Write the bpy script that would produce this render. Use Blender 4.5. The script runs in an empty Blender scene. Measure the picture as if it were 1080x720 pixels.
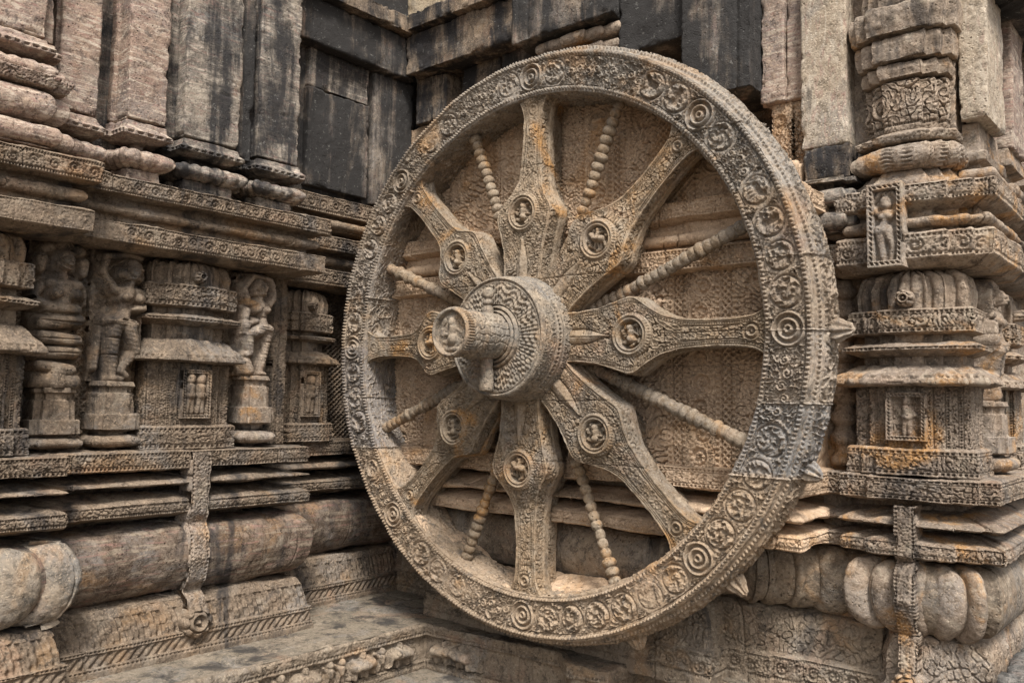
import bpy, math
import numpy as np

C = bpy.context.scene.collection
SC = bpy.context.scene
R = math.radians
PI = math.pi

# ------------------------------------------------------------------ camera, sky, sun, exposure
def rotvecs(y, p, r):
    cy, sy, cp, sp, cr, sr = math.cos(y), math.sin(y), math.cos(p), math.sin(p), math.cos(r), math.sin(r)
    f = np.array([sy*cp, cy*cp, sp]); r0 = np.array([cy, -sy, 0.0]); u0 = np.cross(r0, f)
    return cr*r0+sr*u0, -sr*r0+cr*u0, f
CR, CU, CF = rotvecs(-0.70268, 0.07043, 0.017444)
cam = bpy.data.cameras.new('camera'); camo = bpy.data.objects.new('camera', cam); C.objects.link(camo)
from mathutils import Matrix
m = Matrix.Identity(4)
for i in range(3):
    m[i][0] = CR[i]; m[i][1] = CU[i]; m[i][2] = -CF[i]
m[0][3], m[1][3], m[2][3] = 2.58947, -3.16831, -0.29621
camo.matrix_world = m
cam.sensor_width = 36; cam.lens = 30.0986; cam.clip_start = 0.05; cam.clip_end = 500
SC.camera = camo

SUN_EL, SUN_AZ = 53.0, 131.0        # degrees; azimuth of the sun, clockwise from +y
w = bpy.data.worlds.new('World'); SC.world = w; w.use_nodes = True
nt = w.node_tree; nt.nodes.clear()
sky = nt.nodes.new('ShaderNodeTexSky'); sky.sky_type = 'NISHITA'; sky.sun_disc = False
sky.sun_elevation = R(SUN_EL); sky.sun_rotation = R(SUN_AZ); sky.air_density = 1.0; sky.dust_density = 4.0
hs = nt.nodes.new('ShaderNodeHueSaturation'); hs.inputs['Saturation'].default_value = 0.12
bg = nt.nodes.new('ShaderNodeBackground'); bg.inputs['Strength'].default_value = 0.06
wo = nt.nodes.new('ShaderNodeOutputWorld')
nt.links.new(sky.outputs[0], hs.inputs['Color']); nt.links.new(hs.outputs[0], bg.inputs[0]); nt.links.new(bg.outputs[0], wo.inputs[0])
sl = bpy.data.lights.new('sun', 'SUN'); so = bpy.data.objects.new('sun', sl); C.objects.link(so)
sl.energy = 1.5; sl.angle = R(14); sl.color = (1.0, 0.95, 0.88)
az, el = R(SUN_AZ), R(SUN_EL)
from mathutils import Vector
sd = Vector((math.sin(az)*math.cos(el), math.cos(az)*math.cos(el), math.sin(el)))
so.rotation_euler = sd.to_track_quat('Z', 'Y').to_euler()
SC.view_settings.view_transform = 'Standard'; SC.view_settings.look = 'None'
SC.view_settings.gamma = 1.0; SC.view_settings.use_curve_mapping = False
SC.view_settings.exposure = 1.88

# ------------------------------------------------------------------ noise
rng = np.random.default_rng(7)
NT = 48
TAB = rng.random((NT, NT, NT)).astype(np.float32)
def noise3(p):
    p = np.asarray(p, np.float32)
    i = np.floor(p).astype(np.int32); f = p-i; f = f*f*(3-2*f)
    i0 = i % NT; i1 = (i0+1) % NT
    x0, y0, z0 = i0[..., 0], i0[..., 1], i0[..., 2]; x1, y1, z1 = i1[..., 0], i1[..., 1], i1[..., 2]
    fx, fy, fz = f[..., 0], f[..., 1], f[..., 2]
    a = TAB[x0, y0, z0]*(1-fx)+TAB[x1, y0, z0]*fx; b = TAB[x0, y1, z0]*(1-fx)+TAB[x1, y1, z0]*fx
    c = TAB[x0, y0, z1]*(1-fx)+TAB[x1, y0, z1]*fx; d = TAB[x0, y1, z1]*(1-fx)+TAB[x1, y1, z1]*fx
    return (a*(1-fy)+b*fy)*(1-fz)+(c*(1-fy)+d*fy)*fz
def fbm(p, f, o=3):
    s = 0; a = .5; n = 0
    for k in range(o):
        s = s+a*noise3(p*f+k*7.3); n += a; a *= .5; f *= 2.1
    return s/n-.5
def ss(a, b, x):
    t = np.clip((x-a)/(b-a), 0, 1); return t*t*(3-2*t)
def box3(a, n=1):
    for _ in range(n):
        p = np.pad(a, 1, mode='edge')
        a = (p[:-2, 1:-1]+p[2:, 1:-1]+p[1:-1, :-2]+p[1:-1, 2:]+p[1:-1, 1:-1])/5
    return a

# ------------------------------------------------------------------ carved patterns: height in metres over (s, t), band width L
_w = {}
def worm(s, t, wl, seed=0):                 # winding carved foliage
    if seed not in _w:
        g = np.random.default_rng(100+seed); n = 11
        _w[seed] = (g.random(n)*2*PI, g.random(n)*2*PI, .8+.4*g.random(n))
    an, ph, sc = _w[seed]; v = 0
    for a, p, c in zip(an, ph, sc): v = v+np.sin((s*np.cos(a)+t*np.sin(a))*2*PI/wl*c+p)
    return v/2.35
def foliage(wl=.03, d=.010, seed=0):
    def f(s, t, L):
        v = worm(s, t, wl, seed)
        return -d+d*1.2*ss(.08, .42, np.abs(v))-.25*d*ss(.85, 1.3, np.abs(v))
    return f
def beads(d=.010, ratio=1.0):
    def f(s, t, L):
        p = L*ratio
        x = np.abs(s/p-np.floor(s/p)-.5); y = np.abs(t/L-.5)
        return -1.8*d*(1-ss(.22, .32, x))*(1-ss(.17, .29, y))
    return f
def lattice(p=.03, d=.014):
    def f(s, t, L):
        a = (s+t)/p; b = (s-t)/p
        a = np.abs(a-np.floor(a)-.5); b = np.abs(b-np.floor(b)-.5)
        return -1.3*d*(1-ss(.24, .36, np.maximum(a, b)))
    return f
def hcaps(X, Y, caps, k=.02):
    acc = np.full(X.shape, -.06)
    for c in caps:
        x0, y0, r0, x1, y1, r1 = c[:6]; z0 = c[6] if len(c) > 6 else 0; z1 = c[7] if len(c) > 7 else z0
        dx, dy = x1-x0, y1-y0; L2 = dx*dx+dy*dy+1e-9
        tt = np.clip(((X-x0)*dx+(Y-y0)*dy)/L2, 0, 1)
        d2 = (X-x0-tt*dx)**2+(Y-y0-tt*dy)**2; r = r0+(r1-r0)*tt
        h = np.where(d2 < r*r, np.sqrt(np.maximum(r*r-d2, 0)), -(np.sqrt(d2)-r)*2.5)+z0+(z1-z0)*tt
        hh = np.clip(.5+.5*(h-acc)/k, 0, 1); acc = acc*(1-hh)+h*hh+k*hh*(1-hh)
    return np.maximum(acc, -.06)
def critter(g, kind):
    """capsules of a small carved figure inside a unit disc"""
    if kind == 0:      # seated figure
        j = g.normal(0, .06, 12); m_ = 1 if g.random() < .5 else -1
        return [(.0+j[0], .48, .22, .0+j[0], .52, .22, .12), (0, .22, .24, .02+j[1], -.12, .2, .08), (0, -.3, .3, 0, -.32, .3, .05),
                (m_*.2, .2, .11, m_*.55, .0+j[2], .09), (m_*.55, 0+j[2], .09, m_*.4, .5+j[3], .09), (-m_*.2, .2, .11, -m_*.5, -.1+j[4], .09),
                (-m_*.5, -.1, .09, -m_*.12, -.1, .08, .12), (-.1, -.4, .15, -.6, -.45, .12), (-.6, -.45, .12, .05, -.62, .1), (.1, -.4, .15, .62, -.4, .12), (.62, -.4, .12, .2, -.64, .1),
                (m_*.7, .35, .13, m_*.72, .4, .12), (-m_*.7, .3, .14, -m_*.62, .5, .1)]
    if kind == 1:      # striding beast
        m_ = 1 if g.random() < .5 else -1; j = g.normal(0, .06, 8)
        return [(-.35*m_, .05, .27, .25*m_, .12, .25, .08), (.4*m_, .25, .18, .55*m_, .42, .2, .1), (.62*m_, .38, .11, .74*m_, .2+j[0], .09),
                (.25*m_, 0, .14, .35*m_+j[1], -.62, .09), (.08*m_, 0, .13, .0+j[2], -.6, .09), (-.3*m_, 0, .15, -.25*m_+j[3], -.62, .09), (-.5*m_, 0, .15, -.58*m_, -.55, .09),
                (-.58*m_, .2, .08, -.68*m_, .55, .07), (-.68*m_, .55, .07, -.4*m_, .68, .08), (0, .6, .14, .05*m_, .66, .12)]
    # spiral leaf
    k_ = .135
    a0 = g.random()*2*PI; sg = 1 if g.random() < .5 else -1; out = []
    pts = [(.12+.62*q, a0+sg*q*5.2) for q in np.linspace(0, 1, 9)]
    for (r1, a1), (r2, a2) in zip(pts[:-1], pts[1:]):
        out.append((r1*math.cos(a1), r1*math.sin(a1), k_, r2*math.cos(a2), r2*math.sin(a2), k_))
    for q in range(9):
        a = q*.7+g.random(); r_ = .25+.6*g.random(); out.append((r_*math.cos(a), r_*math.sin(a), .13, (r_+.15)*math.cos(a+.3), (r_+.15)*math.sin(a+.3), .1, .05))
    return out
def roundel(x, y, rad, g, kind, rosette=False, d=.012):
    r = np.hypot(x, y)/rad
    if rosette:
        return np.where(r < 1.12, d*.75*np.cos(r*2*PI*2.6)-.25*d, 0)
    ring = d*.75*np.exp(-((r-.95)/.06)**2)+d*.12*np.cos(np.arctan2(y, x)*20)*(r > .9)*(r < 1.)
    h = hcaps(x/(rad*.92), y/(rad*.92), critter(g, kind), .03)
    ins = np.where(r < .88, -1.3*d+np.maximum(np.clip(h+.08, 0, .36)*d*7.0, .75*d*ss(.1, .45, np.abs(worm(x, y, rad*.5, 12)))), 0)
    return ring+ins
def scroll(p=None, d=.010, seed=1, rosette_every=0, wl=.028):
    def f(s, t, L):
        pp = p or L*1.02
        n = np.round(s/pp); x = s-n*pp; y = t-L/2; rad = min(L, pp)*.47
        H = foliage(wl, d, seed)(s, t, L)-.2*d
        r = np.hypot(x, y)/rad
        inside = r < 1.1
        H = np.where(inside, -.6*d, H)
        for k in np.unique(n):
            msk = (n == k) & inside
            if not msk.any(): continue
            g = np.random.default_rng(int(abs(k)*31+seed*977+5))
            ros = rosette_every and (int(k) % rosette_every == 0)
            H[msk] = roundel(x[msk], y[msk], rad, g, [2, 0, 1, 2][g.integers(0, 4)] if p is None or p > .09 else 2, ros, d)-.3*d
        return H
    return f
def band(inner, b=.2, d=.009, ratio=1.0):    # beaded borders above and below an inner pattern
    bd = beads(d, ratio)
    def f(s, t, L):
        w_ = L*b
        H = np.where(t < w_, bd(s, t, w_), np.where(t > L-w_, bd(s, t-(L-w_), w_), 0))
        mid = (t >= w_) & (t <= L-w_)
        hi = inner(s, t-w_, L-2*w_)
        g = np.minimum(np.abs(t-w_), np.abs(t-(L-w_)))
        return np.where(mid, hi, H)-d*.8*(1-ss(.0, .004, g))
    return f
def vine(p=.11, d=.012, seed=0, w_=.022):     # undulating stem with a curled leaf in every hollow
    fo = foliage(.026, d, seed+40)
    def f(s, t, L):
        hp = p/2; k = np.floor(s/hp); sg = np.where(np.mod(k, 2) < 1, 1., -1.)
        jit = np.sin(k*12.9898+seed)*43758.5; jit = jit-np.floor(jit)
        x = s-(k+.5)*hp+.08*hp*(jit-.5); y = t-L/2-sg*.06*L; Rr = .46*min(hp, L*.98)*(.92+.14*jit)
        r = np.hypot(x, y); th = np.arctan2(y, x)
        sp = .5+.5*np.cos(2*PI*r/(Rr*.62)+sg*th+jit*6); lobes = .75+.25*np.cos(th*(7+np.round(jit*3))+r*60)
        H = np.where(r < Rr*.86, -d+1.15*d*ss(.25, .75, sp)*lobes, fo(s, t, L))
        ring = np.exp(-((r-Rr*.97)/(Rr*.10))**2)
        return np.maximum(H, -d+1.2*d*ring)*(.65+.35*np.cos(k*2.1+seed)**2)
    return f
def strips(edges, fns, seed=0):              # upright strips: fn for every s interval
    def f(s, t, L):
        H = np.zeros_like(s)
        for (a, b), fn in zip(zip(edges[:-1], edges[1:]), fns):
            mk = (s >= a) & (s < b)
            if mk.any() and fn is not None: H[mk] = fn(t[mk], s[mk]-a, b-a)
            H[mk] -= .016*(1-ss(.002, .008, np.minimum(s[mk]-a, b-s[mk])))
            if b-a < .06: H[mk] -= .010
        return H
    return f
def flutes(p, d):
    def f(s, t, L):
        x = s/p-np.floor(s/p)-.5
        return d*(np.sqrt(np.maximum(1-(x*2)**2, 0))-1)
    return f
def worley(s, t, p, seed=0):
    i = np.floor(s/p); j = np.floor(t/p); d1 = np.full(s.shape, 9.); d2 = d1.copy()
    for di in (-1, 0, 1):
        for dj in (-1, 0, 1):
            a_ = i+di; b_ = j+dj
            hx = np.sin(a_*127.1+b_*311.7+seed)*43758.5453; hy = np.sin(a_*269.5+b_*183.3+seed)*43758.5453
            d = np.hypot(s/p-a_-.5-.7*(hx-np.floor(hx)-.5), t/p-b_-.5-.7*(hy-np.floor(hy)-.5))
            d2 = np.minimum(d2, np.maximum(d1, d)); d1 = np.minimum(d1, d)
    return d1, d2
def both(*fs):
    def f(s, t, L): return sum(q(s, t, L) for q in fs)
    return f

# ------------------------------------------------------------------ mesh building
def link(name, me, parent=None):
    o = bpy.data.objects.new(name, me); C.objects.link(o)
    if parent is not None: o.parent = parent
    return o
def worldloc(o):
    v = np.zeros(3)
    while o is not None:
        v += np.array(o.location); o = o.parent
    return v
def mesh_from(name, V, F, mat, parent):
    me = bpy.data.meshes.new(name)
    off = worldloc(parent) if parent is not None else np.zeros(3)
    V = np.ascontiguousarray(V-off, np.float32); F = np.ascontiguousarray(F, np.int32)
    me.vertices.add(len(V)); me.vertices.foreach_set('co', V.ravel())
    me.loops.add(F.size); me.loops.foreach_set('vertex_index', F.ravel())
    me.polygons.add(len(F)); me.polygons.foreach_set('loop_start', np.arange(0, F.size, 4, dtype=np.int32))
    me.polygons.foreach_set('loop_total', np.full(len(F), 4, np.int32))
    me.polygons.foreach_set('use_smooth', np.ones(len(F), bool))
    me.update(calc_edges=True); me.validate()
    me.materials.append(mat)
    return link(name, me, parent)
def normals(P, wu):
    if wu:
        Q = np.concatenate([P[-1:], P, P[:1]], 0); du = Q[2:]-Q[:-2]
    else: du = np.gradient(P, axis=0)
    dv = np.gradient(P, axis=1)
    N = np.cross(du, dv); n = np.linalg.norm(N, axis=-1, keepdims=True)
    return N/np.maximum(n, 1e-12)
def skin(name, P, H, out, mat, parent, wu=False, ero=.006, chip=.02, fine=.003, wear=.8):
    """grid P displaced along its normals by H, weathered, as one mesh. out: rough outward directions"""
    N = normals(P, wu)
    sgn = np.sign(np.sum(N*out)); sgn = 1 if sgn == 0 else sgn
    N = N*sgn
    D = np.array(H, np.float64)
    if wear:                                   # patches where the carving has weathered away
        wm = wear*ss(.63, .76, noise3(P*2.7+11)*.65+noise3(P*9.0+3)*.35); D = D*(1-wm)-.007*wm
    if ero: D = D+2*ero*fbm(P, 5.5, 3)
    if fine: D = D+2*fine*fbm(P, 42., 2)
    if chip:
        q = box3(P[..., 0], 4), box3(P[..., 1], 4), box3(P[..., 2], 4)
        cv = np.sum((P-np.stack(q, -1))*N, -1)
        cv = np.clip(cv/.006, 0, 1); cv = box3(cv, 2)
        nz = noise3(P*16.0)*.6+noise3(P*43.0+9)*.4
        D = D-chip*cv*ss(.45, .8, nz)
    V = P+N*D[..., None]
    nu, nv = P.shape[:2]
    idx = np.arange(nu*nv).reshape(nu, nv)
    if wu: a = idx; b = np.roll(idx, -1, 0)
    else: a = idx[:-1]; b = idx[1:]
    F = np.stack([a[:, :-1], b[:, :-1], b[:, 1:], a[:, 1:]], -1).reshape(-1, 4)
    if sgn < 0: F = F[:, ::-1]
    return mesh_from(name, V.reshape(-1, 3), F, mat, parent)

def resample(poly, step, closed=False):
    """-> list of (i, f) samples on a polyline that keep its corners"""
    poly = np.asarray(poly, float); K = len(poly); segs = range(K if closed else K-1)
    I, Fr = [], []
    for i in segs:
        L = np.linalg.norm(poly[(i+1) % K]-poly[i]); n = max(1, int(math.ceil(L/step)))
        I += [i]*n; Fr += list(np.arange(n)/n)
    if not closed: I.append(K-2); Fr.append(1.0)
    return np.array(I), np.array(Fr)
def prof_samples(prof, step):
    pts = np.array([q[:2] for q in prof], float)
    I, Fr = resample(pts, step)
    A = pts[I]; B = pts[I+1]; L = np.linalg.norm(B-A, axis=1)
    return I, A+(B-A)*Fr[:, None], Fr*L, L
def sweep(name, path, prof, mat, parent, step=.0038, vstep=None, closed=False, s0=0., extra=None, joint=.55, **kw):
    """profile [(offset, z, pattern for the piece that follows)] carried along a plan path, offset to its left"""
    path = np.asarray(path, float); K = len(path)
    d = np.roll(path, -1, 0)-path
    if not closed: d = d[:-1]
    ln = np.linalg.norm(d, axis=1); d = d/ln[:, None]; n = np.stack([-d[:, 1], d[:, 0]], 1)
    mit = np.zeros((K, 2))
    for k in range(K):
        n1 = n[k-1] if (closed or k > 0) else n[0]; n2 = n[k % len(n)] if (closed or k < K-1) else n[-1]
        mit[k] = (n1+n2)/max(.35, 1+n1@n2)
    I, Fr = resample(path, step, closed); J = (I+1) % K
    S = s0+np.concatenate([[0], np.cumsum(ln)])[I]+Fr*ln[I]
    pI, pp, T, L = prof_samples(prof, vstep or step)
    o = pp[:, 0][None, :, None]; f = Fr[:, None, None]
    XY = (1-f)*(path[I][:, None]+o*mit[I][:, None])+f*(path[J][:, None]+o*mit[J][:, None])
    P = np.concatenate([XY, np.broadcast_to(pp[:, 1][None, :, None], XY.shape[:2]+(1,))], -1)
    H = np.zeros(P.shape[:2])
    for j in range(len(prof)-1):
        if len(prof[j]) > 2 and prof[j][2] is not None:
            c = np.where(pI == j)[0]
            s, t = np.meshgrid(S, T[c], indexing='ij')
            H[:, c] = prof[j][2](s, t, L[c][0])
    if joint and ln.sum() > 1.5:                # separate stones: open joints, faces not quite in line
        kk = S/joint+.13*np.sin(np.floor(S/joint)*5.1+prof[0][1]*37); kb = np.floor(kk); hs_ = np.sin(kb*78.233+prof[0][1]*91)*43758.5; hs_ = hs_-np.floor(hs_)
        dj = np.minimum(kk-kb, 1-(kk-kb))*joint
        H = H+(.012*(hs_-.5)-.013*(1-ss(.0012, .0045, dj)))[:, None]
    if extra is not None: H = H+extra(P, S)
    out = np.broadcast_to(np.concatenate([n[I], np.zeros((len(I), 1))], 1)[:, None], P.shape)
    # profile pieces facing up or down must not vote
    return skin(name, P, H, out, mat, parent, wu=closed, **kw)
def revolve(name, O, A, e1, e2, prof, n, mat, parent, vstep=.0045, a0=0., a1=2*PI, extra=None, outsgn=1, **kw):
    """profile [(radius, along axis, pattern(angle, t, L))] turned about the axis A through O"""
    full = abs(a1-a0-2*PI) < 1e-6
    th = np.linspace(a0, a1, n, endpoint=not full)
    pI, pp, T, L = prof_samples(prof, vstep)
    O, A, e1, e2 = [np.asarray(q, float) for q in (O, A, e1, e2)]
    rad = np.cos(th)[:, None]*e1+np.sin(th)[:, None]*e2
    P = O+pp[None, :, 1:2]*A+pp[None, :, 0:1]*rad[:, None]
    H = np.zeros(P.shape[:2])
    for j in range(len(prof)-1):
        if len(prof[j]) > 2 and prof[j][2] is not None:
            c = np.where(pI == j)[0]
            s, t = np.meshgrid(th, T[c], indexing='ij')
            H[:, c] = prof[j][2](s, t, L[c][0])
    if extra is not None: H = H+extra(P, th)
    # outward reference: left of the profile direction
    dv = np.gradient(pp, axis=0); nn = np.stack([dv[:, 1], -dv[:, 0]], 1)*outsgn
    out = nn[None, :, 1:2]*A+nn[None, :, 0:1]*rad[:, None]
    return skin(name, P, H, out, mat, parent, wu=full, **kw)
def panel(name, O, eu, ev, en, w_, h_, hf, mat, parent, step=.004, depth=.05, **kw):
    """flat carved panel with its own thickness"""
    O, eu, ev, en = [np.asarray(q, float) for q in (O, eu, ev, en)]
    nu = max(3, int(w_/step)); nv = max(3, int(h_/step))
    s, t = np.meshgrid(np.linspace(0, w_, nu), np.linspace(0, h_, nv), indexing='ij')
    H = hf(s, t) if hf is not None else np.zeros_like(s)
    P = O+s[..., None]*eu+t[..., None]*ev+H[..., None]*en
    P = np.pad(P, ((1, 1), (1, 1), (0, 0)), mode='edge')
    for sl_ in ((0, slice(None)), (-1, slice(None)), (slice(None), 0), (slice(None), -1)):
        b = P[sl_]; k = (b-O)@en
        P[sl_] = b+(-depth-k)[..., None]*en
    out = np.broadcast_to(en, P.shape)
    kw.setdefault('ero', .004); kw.setdefault('chip', .012); kw.setdefault('fine', .002)
    return skin(name, P, np.zeros(P.shape[:2]), out, mat, parent, **kw)
def block(name, x0, x1, y0, y1, z0, z1, mat, parent, step=.012, **kw):
    """weathered rectangular stone, closed above and below"""
    pth = [(x1, y0), (x0, y0), (x0, y1), (x1, y1)]
    cx, cy = (x1-x0)/2, (y1-y0)/2; md = min(cx, cy)*.999
    prof = [(-md, z0), (0, z0), (0, z1), (-md, z1)]
    kw.setdefault('ero', .010); kw.setdefault('chip', .03)
    return sweep(name, pth, prof, mat, parent, step=step, closed=True, **kw)

# ------------------------------------------------------------------ stone materials
def nd(nt, t, **k):
    n = nt.nodes.new(t)
    for a, b in k.items():
        if a == 'op': n.operation = b
        else: setattr(n, a, b)
    return n
def stone(name, c1, c2, c3, dark=.0, darkcol=(.018, .018, .02), pale=.0, palecol=(.5, .47, .41), vein=0., veincol=(.55, .5, .45), vdir=(3, 3, 22), blk=None, blkamt=.5, boff=.37,
          ochre=.0, bump=.65, spots=.0, blot=.85, blocks=(), var=.5):
    c1, c2, c3, palecol, veincol = [tuple(x*q for x, q in zip(c, (.715, .65, .58))) for c in (c1, c2, c3, palecol, veincol)]
    m_ = bpy.data.materials.new(name); m_.use_nodes = True; t = m_.node_tree; t.nodes.clear()
    out = nd(t, 'ShaderNodeOutputMaterial'); bs = nd(t, 'ShaderNodeBsdfPrincipled')
    t.links.new(bs.outputs[0], out.inputs[0])
    geo = nd(t, 'ShaderNodeNewGeometry'); pos = geo.outputs['Position']
    def mapped(sc, rot=(0, 0, 0), loc=(0, 0, 0)):
        q = nd(t, 'ShaderNodeMapping'); q.inputs['Scale'].default_value = sc; q.inputs['Rotation'].default_value = rot; q.inputs['Location'].default_value = loc
        t.links.new(pos, q.inputs['Vector']); return q.outputs[0]
    def noi(vec, sc, det=4, dist=0., rough=.6):
        q = nd(t, 'ShaderNodeTexNoise'); q.inputs['Scale'].default_value = sc; q.inputs['Detail'].default_value = det
        q.inputs['Distortion'].default_value = dist; q.inputs['Roughness'].default_value = rough
        t.links.new(vec, q.inputs['Vector']); return q.outputs['Fac']
    def rng_(v, a, b, lo=0., hi=1.):
        q = nd(t, 'ShaderNodeMapRange'); q.interpolation_type = 'SMOOTHSTEP'
        for i_, x in zip(('From Min', 'From Max', 'To Min', 'To Max'), (a, b, lo, hi)): q.inputs[i_].default_value = x
        t.links.new(v, q.inputs['Value']); return q.outputs[0]
    def mix(a, b, f, mode='MIX'):
        q = nd(t, 'ShaderNodeMix'); q.data_type = 'RGBA'; q.blend_type = mode
        for i_, x in ((6, a), (7, b)):
            if isinstance(x, tuple): q.inputs[i_].default_value = (*x, 1)
            else: t.links.new(x, q.inputs[i_])
        if isinstance(f, float): q.inputs[0].default_value = f
        else: t.links.new(f, q.inputs[0])
        return q.outputs[2]
    def math_(op, a, b):
        q = nd(t, 'ShaderNodeMath', op=op)
        for i_, x in enumerate((a, b)):
            if isinstance(x, (int, float)): q.inputs[i_].default_value = x
            else: t.links.new(x, q.inputs[i_])
        return q.outputs[0]
    P1 = mapped((1, 1, 1))
    f1 = rng_(noi(P1, 2.3, 5, .6), .36, .64); f2 = rng_(noi(P1, 6.5, 5, .4), .42, .66)
    col = mix(mix(c1, c2, f1), c3, f2)
    col = mix(col, (.165, .162, .158), math_('MULTIPLY', rng_(noi(mapped((1, 1, 1), loc=(2, 3, 9)), 2.6, 6, .9), .50, .62), var))
    col = mix(col, (.27, .145, .085), math_('MULTIPLY', rng_(noi(mapped((1, 1, 1), loc=(7, 5, 2)), 3.4, 6, .9), .54, .68), var*.8))
    if blk:
        # courses of stone: every block its own tint
        sx = nd(t, 'ShaderNodeSeparateXYZ'); t.links.new(pos, sx.inputs[0])
        row = math_('FLOOR', math_('ADD', math_('DIVIDE', sx.outputs[2], blk[1]), boff), 0)
        xy = math_('ADD', math_('SUBTRACT', sx.outputs[0], math_('MULTIPLY', sx.outputs[1], .9)), math_('MULTIPLY', row, .37))
        cl = math_('FLOOR', math_('DIVIDE', xy, blk[0]), 0)
        cb = nd(t, 'ShaderNodeCombineXYZ'); t.links.new(row, cb.inputs[0]); t.links.new(cl, cb.inputs[1])
        wn = nd(t, 'ShaderNodeTexWhiteNoise'); wn.noise_dimensions = '3D'; t.links.new(cb.outputs[0], wn.inputs['Vector'])
        sep = nd(t, 'ShaderNodeSeparateColor'); t.links.new(wn.outputs['Color'], sep.inputs[0])
        col = mix(col, c2, math_('MULTIPLY', sep.outputs[0], blkamt)); col = mix(col, c3, math_('MULTIPLY', sep.outputs[1], blkamt*.8))
        hv = nd(t, 'ShaderNodeHueSaturation'); t.links.new(col, hv.inputs['Color'])
        t.links.new(rng_(sep.outputs[2], 0, 1, 1-.32*blkamt, 1+.32*blkamt), hv.inputs['Value']); col = hv.outputs[0]
    for (xa, xb, za, zb), bc, ba in blocks:          # single stones of another colour
        s2 = nd(t, 'ShaderNodeSeparateXYZ'); t.links.new(pos, s2.inputs[0]); e_ = .02
        k_ = math_('MULTIPLY', math_('MULTIPLY', rng_(s2.outputs[0], xa-e_, xa+e_), rng_(s2.outputs[0], xb-e_, xb+e_, 1., 0.)), math_('MULTIPLY', rng_(s2.outputs[2], za-e_, za+e_), rng_(s2.outputs[2], zb-e_, zb+e_, 1., 0.)))
        col = mix(col, bc, math_('MULTIPLY', k_, ba))
    if ochre:
        col = mix(col, (.34, .175, .055), math_('MULTIPLY', rng_(noi(mapped((1, 1, 1), loc=(5, 2, 1)), 3.1, 6, .8), .53, .68), ochre))
    if vein:
        v = noi(mapped(vdir, (R(14), R(24), R(10))), 1.6, 6, 1.6, .55)
        col = mix(col, veincol, math_('MULTIPLY', rng_(v, .5, .62), vein))
        v2 = noi(mapped(vdir, (R(10), R(28), R(6)), (3, 1, 7)), 2.3, 5, 2.0, .5)
        col = mix(col, (.24, .13, .11), math_('MULTIPLY', rng_(v2, .54, .66), vein*.6))
    # blotches and pits of weathered khondalite
    bl = noi(mapped((1, 1, 1), loc=(4, 7, 5)), 17, 7, .6, .72); col = mix(col, rgbscale(c2, .42), math_('MULTIPLY', rng_(bl, .5, .66), blot))
    bl2 = noi(mapped((1, 1, 1), loc=(8, 1, 3)), 24, 6, .4, .72); col = mix(col, rgbscale(c3, 1.35), math_('MULTIPLY', rng_(bl2, .53, .68), blot*.9))
    pv_ = nd(t, 'ShaderNodeTexVoronoi'); pv_.inputs['Scale'].default_value = 48; pv_.inputs['Randomness'].default_value = 1.0; t.links.new(P1, pv_.inputs['Vector'])
    pit_ = math_('MULTIPLY', rng_(pv_.outputs['Distance'], .10, .26, 1., 0.), rng_(noi(P1, 7, 4), .48, .62)); col = mix(col, rgbscale(c2, .25), math_('MULTIPLY', pit_, .8))
    # grain
    g1 = noi(P1, 55, 3); col = mix(col, rgbscale(c1, .45), math_('MULTIPLY', rng_(g1, .50, .68), .7))
    g2 = noi(P1, 120, 2); col = mix(col, rgbscale(c3, 1.6), math_('MULTIPLY', rng_(g2, .54, .70), .6))
    if pale:
        pv = noi(mapped((1, 1, 1), loc=(9, 4, 2)), 9, 7, .5, .72)
        col = mix(col, palecol, math_('MULTIPLY', rng_(pv, .54, .66), pale))
    if dark:
        dv = noi(mapped((5.5, 5.5, .7), loc=(2, 8, 3)), 1.0, 6, .5, .65); dv2 = noi(P1, 4.2, 5)
        dm = rng_(math_('ADD', math_('MULTIPLY', dv, .65), math_('MULTIPLY', dv2, .35)), .60-.22*dark, .68-.16*dark)
        col = mix(col, darkcol, math_('MULTIPLY', dm, min(1., .55+.5*dark)))
    if spots:
        sv = noi(mapped((1, 1, 1), loc=(1, 1, 6)), 34, 4, .3, .75)
        col = mix(col, (.38, .37, .34), math_('MULTIPLY', rng_(sv, .60, .68), spots))
    t.links.new(col, bs.inputs['Base Color'])
    bs.inputs['Roughness'].default_value = .92; bs.inputs['Specular IOR Level'].default_value = .22
    b1 = nd(t, 'ShaderNodeBump'); b1.inputs['Strength'].default_value = bump; b1.inputs['Distance'].default_value = .006
    pit = noi(P1, 95, 5, .2, .7); t.links.new(pit, b1.inputs['Height'])
    vo = nd(t, 'ShaderNodeTexVoronoi'); vo.inputs['Scale'].default_value = 75; t.links.new(P1, vo.inputs['Vector'])
    b2 = nd(t, 'ShaderNodeBump'); b2.inputs['Strength'].default_value = bump*.5; b2.inputs['Distance'].default_value = .005
    t.links.new(rng_(vo.outputs['Distance'], .05, .4), b2.inputs['Height']); t.links.new(b1.outputs[0], b2.inputs['Normal'])
    b3 = nd(t, 'ShaderNodeBump'); b3.inputs['Strength'].default_value = .7; b3.inputs['Distance'].default_value = .008; b3.invert = True
    t.links.new(pit_, b3.inputs['Height']); t.links.new(b2.outputs[0], b3.inputs['Normal']); t.links.new(b3.outputs[0], bs.inputs['Normal'])
    return m_
def rgbscale(c, k): return tuple(min(1, x*k) for x in c)
TAN, BRN, GRY, PNK = (.37, .262, .165), (.245, .19, .14), (.27, .258, .24), (.36, .225, .165)
M = {}
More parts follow.
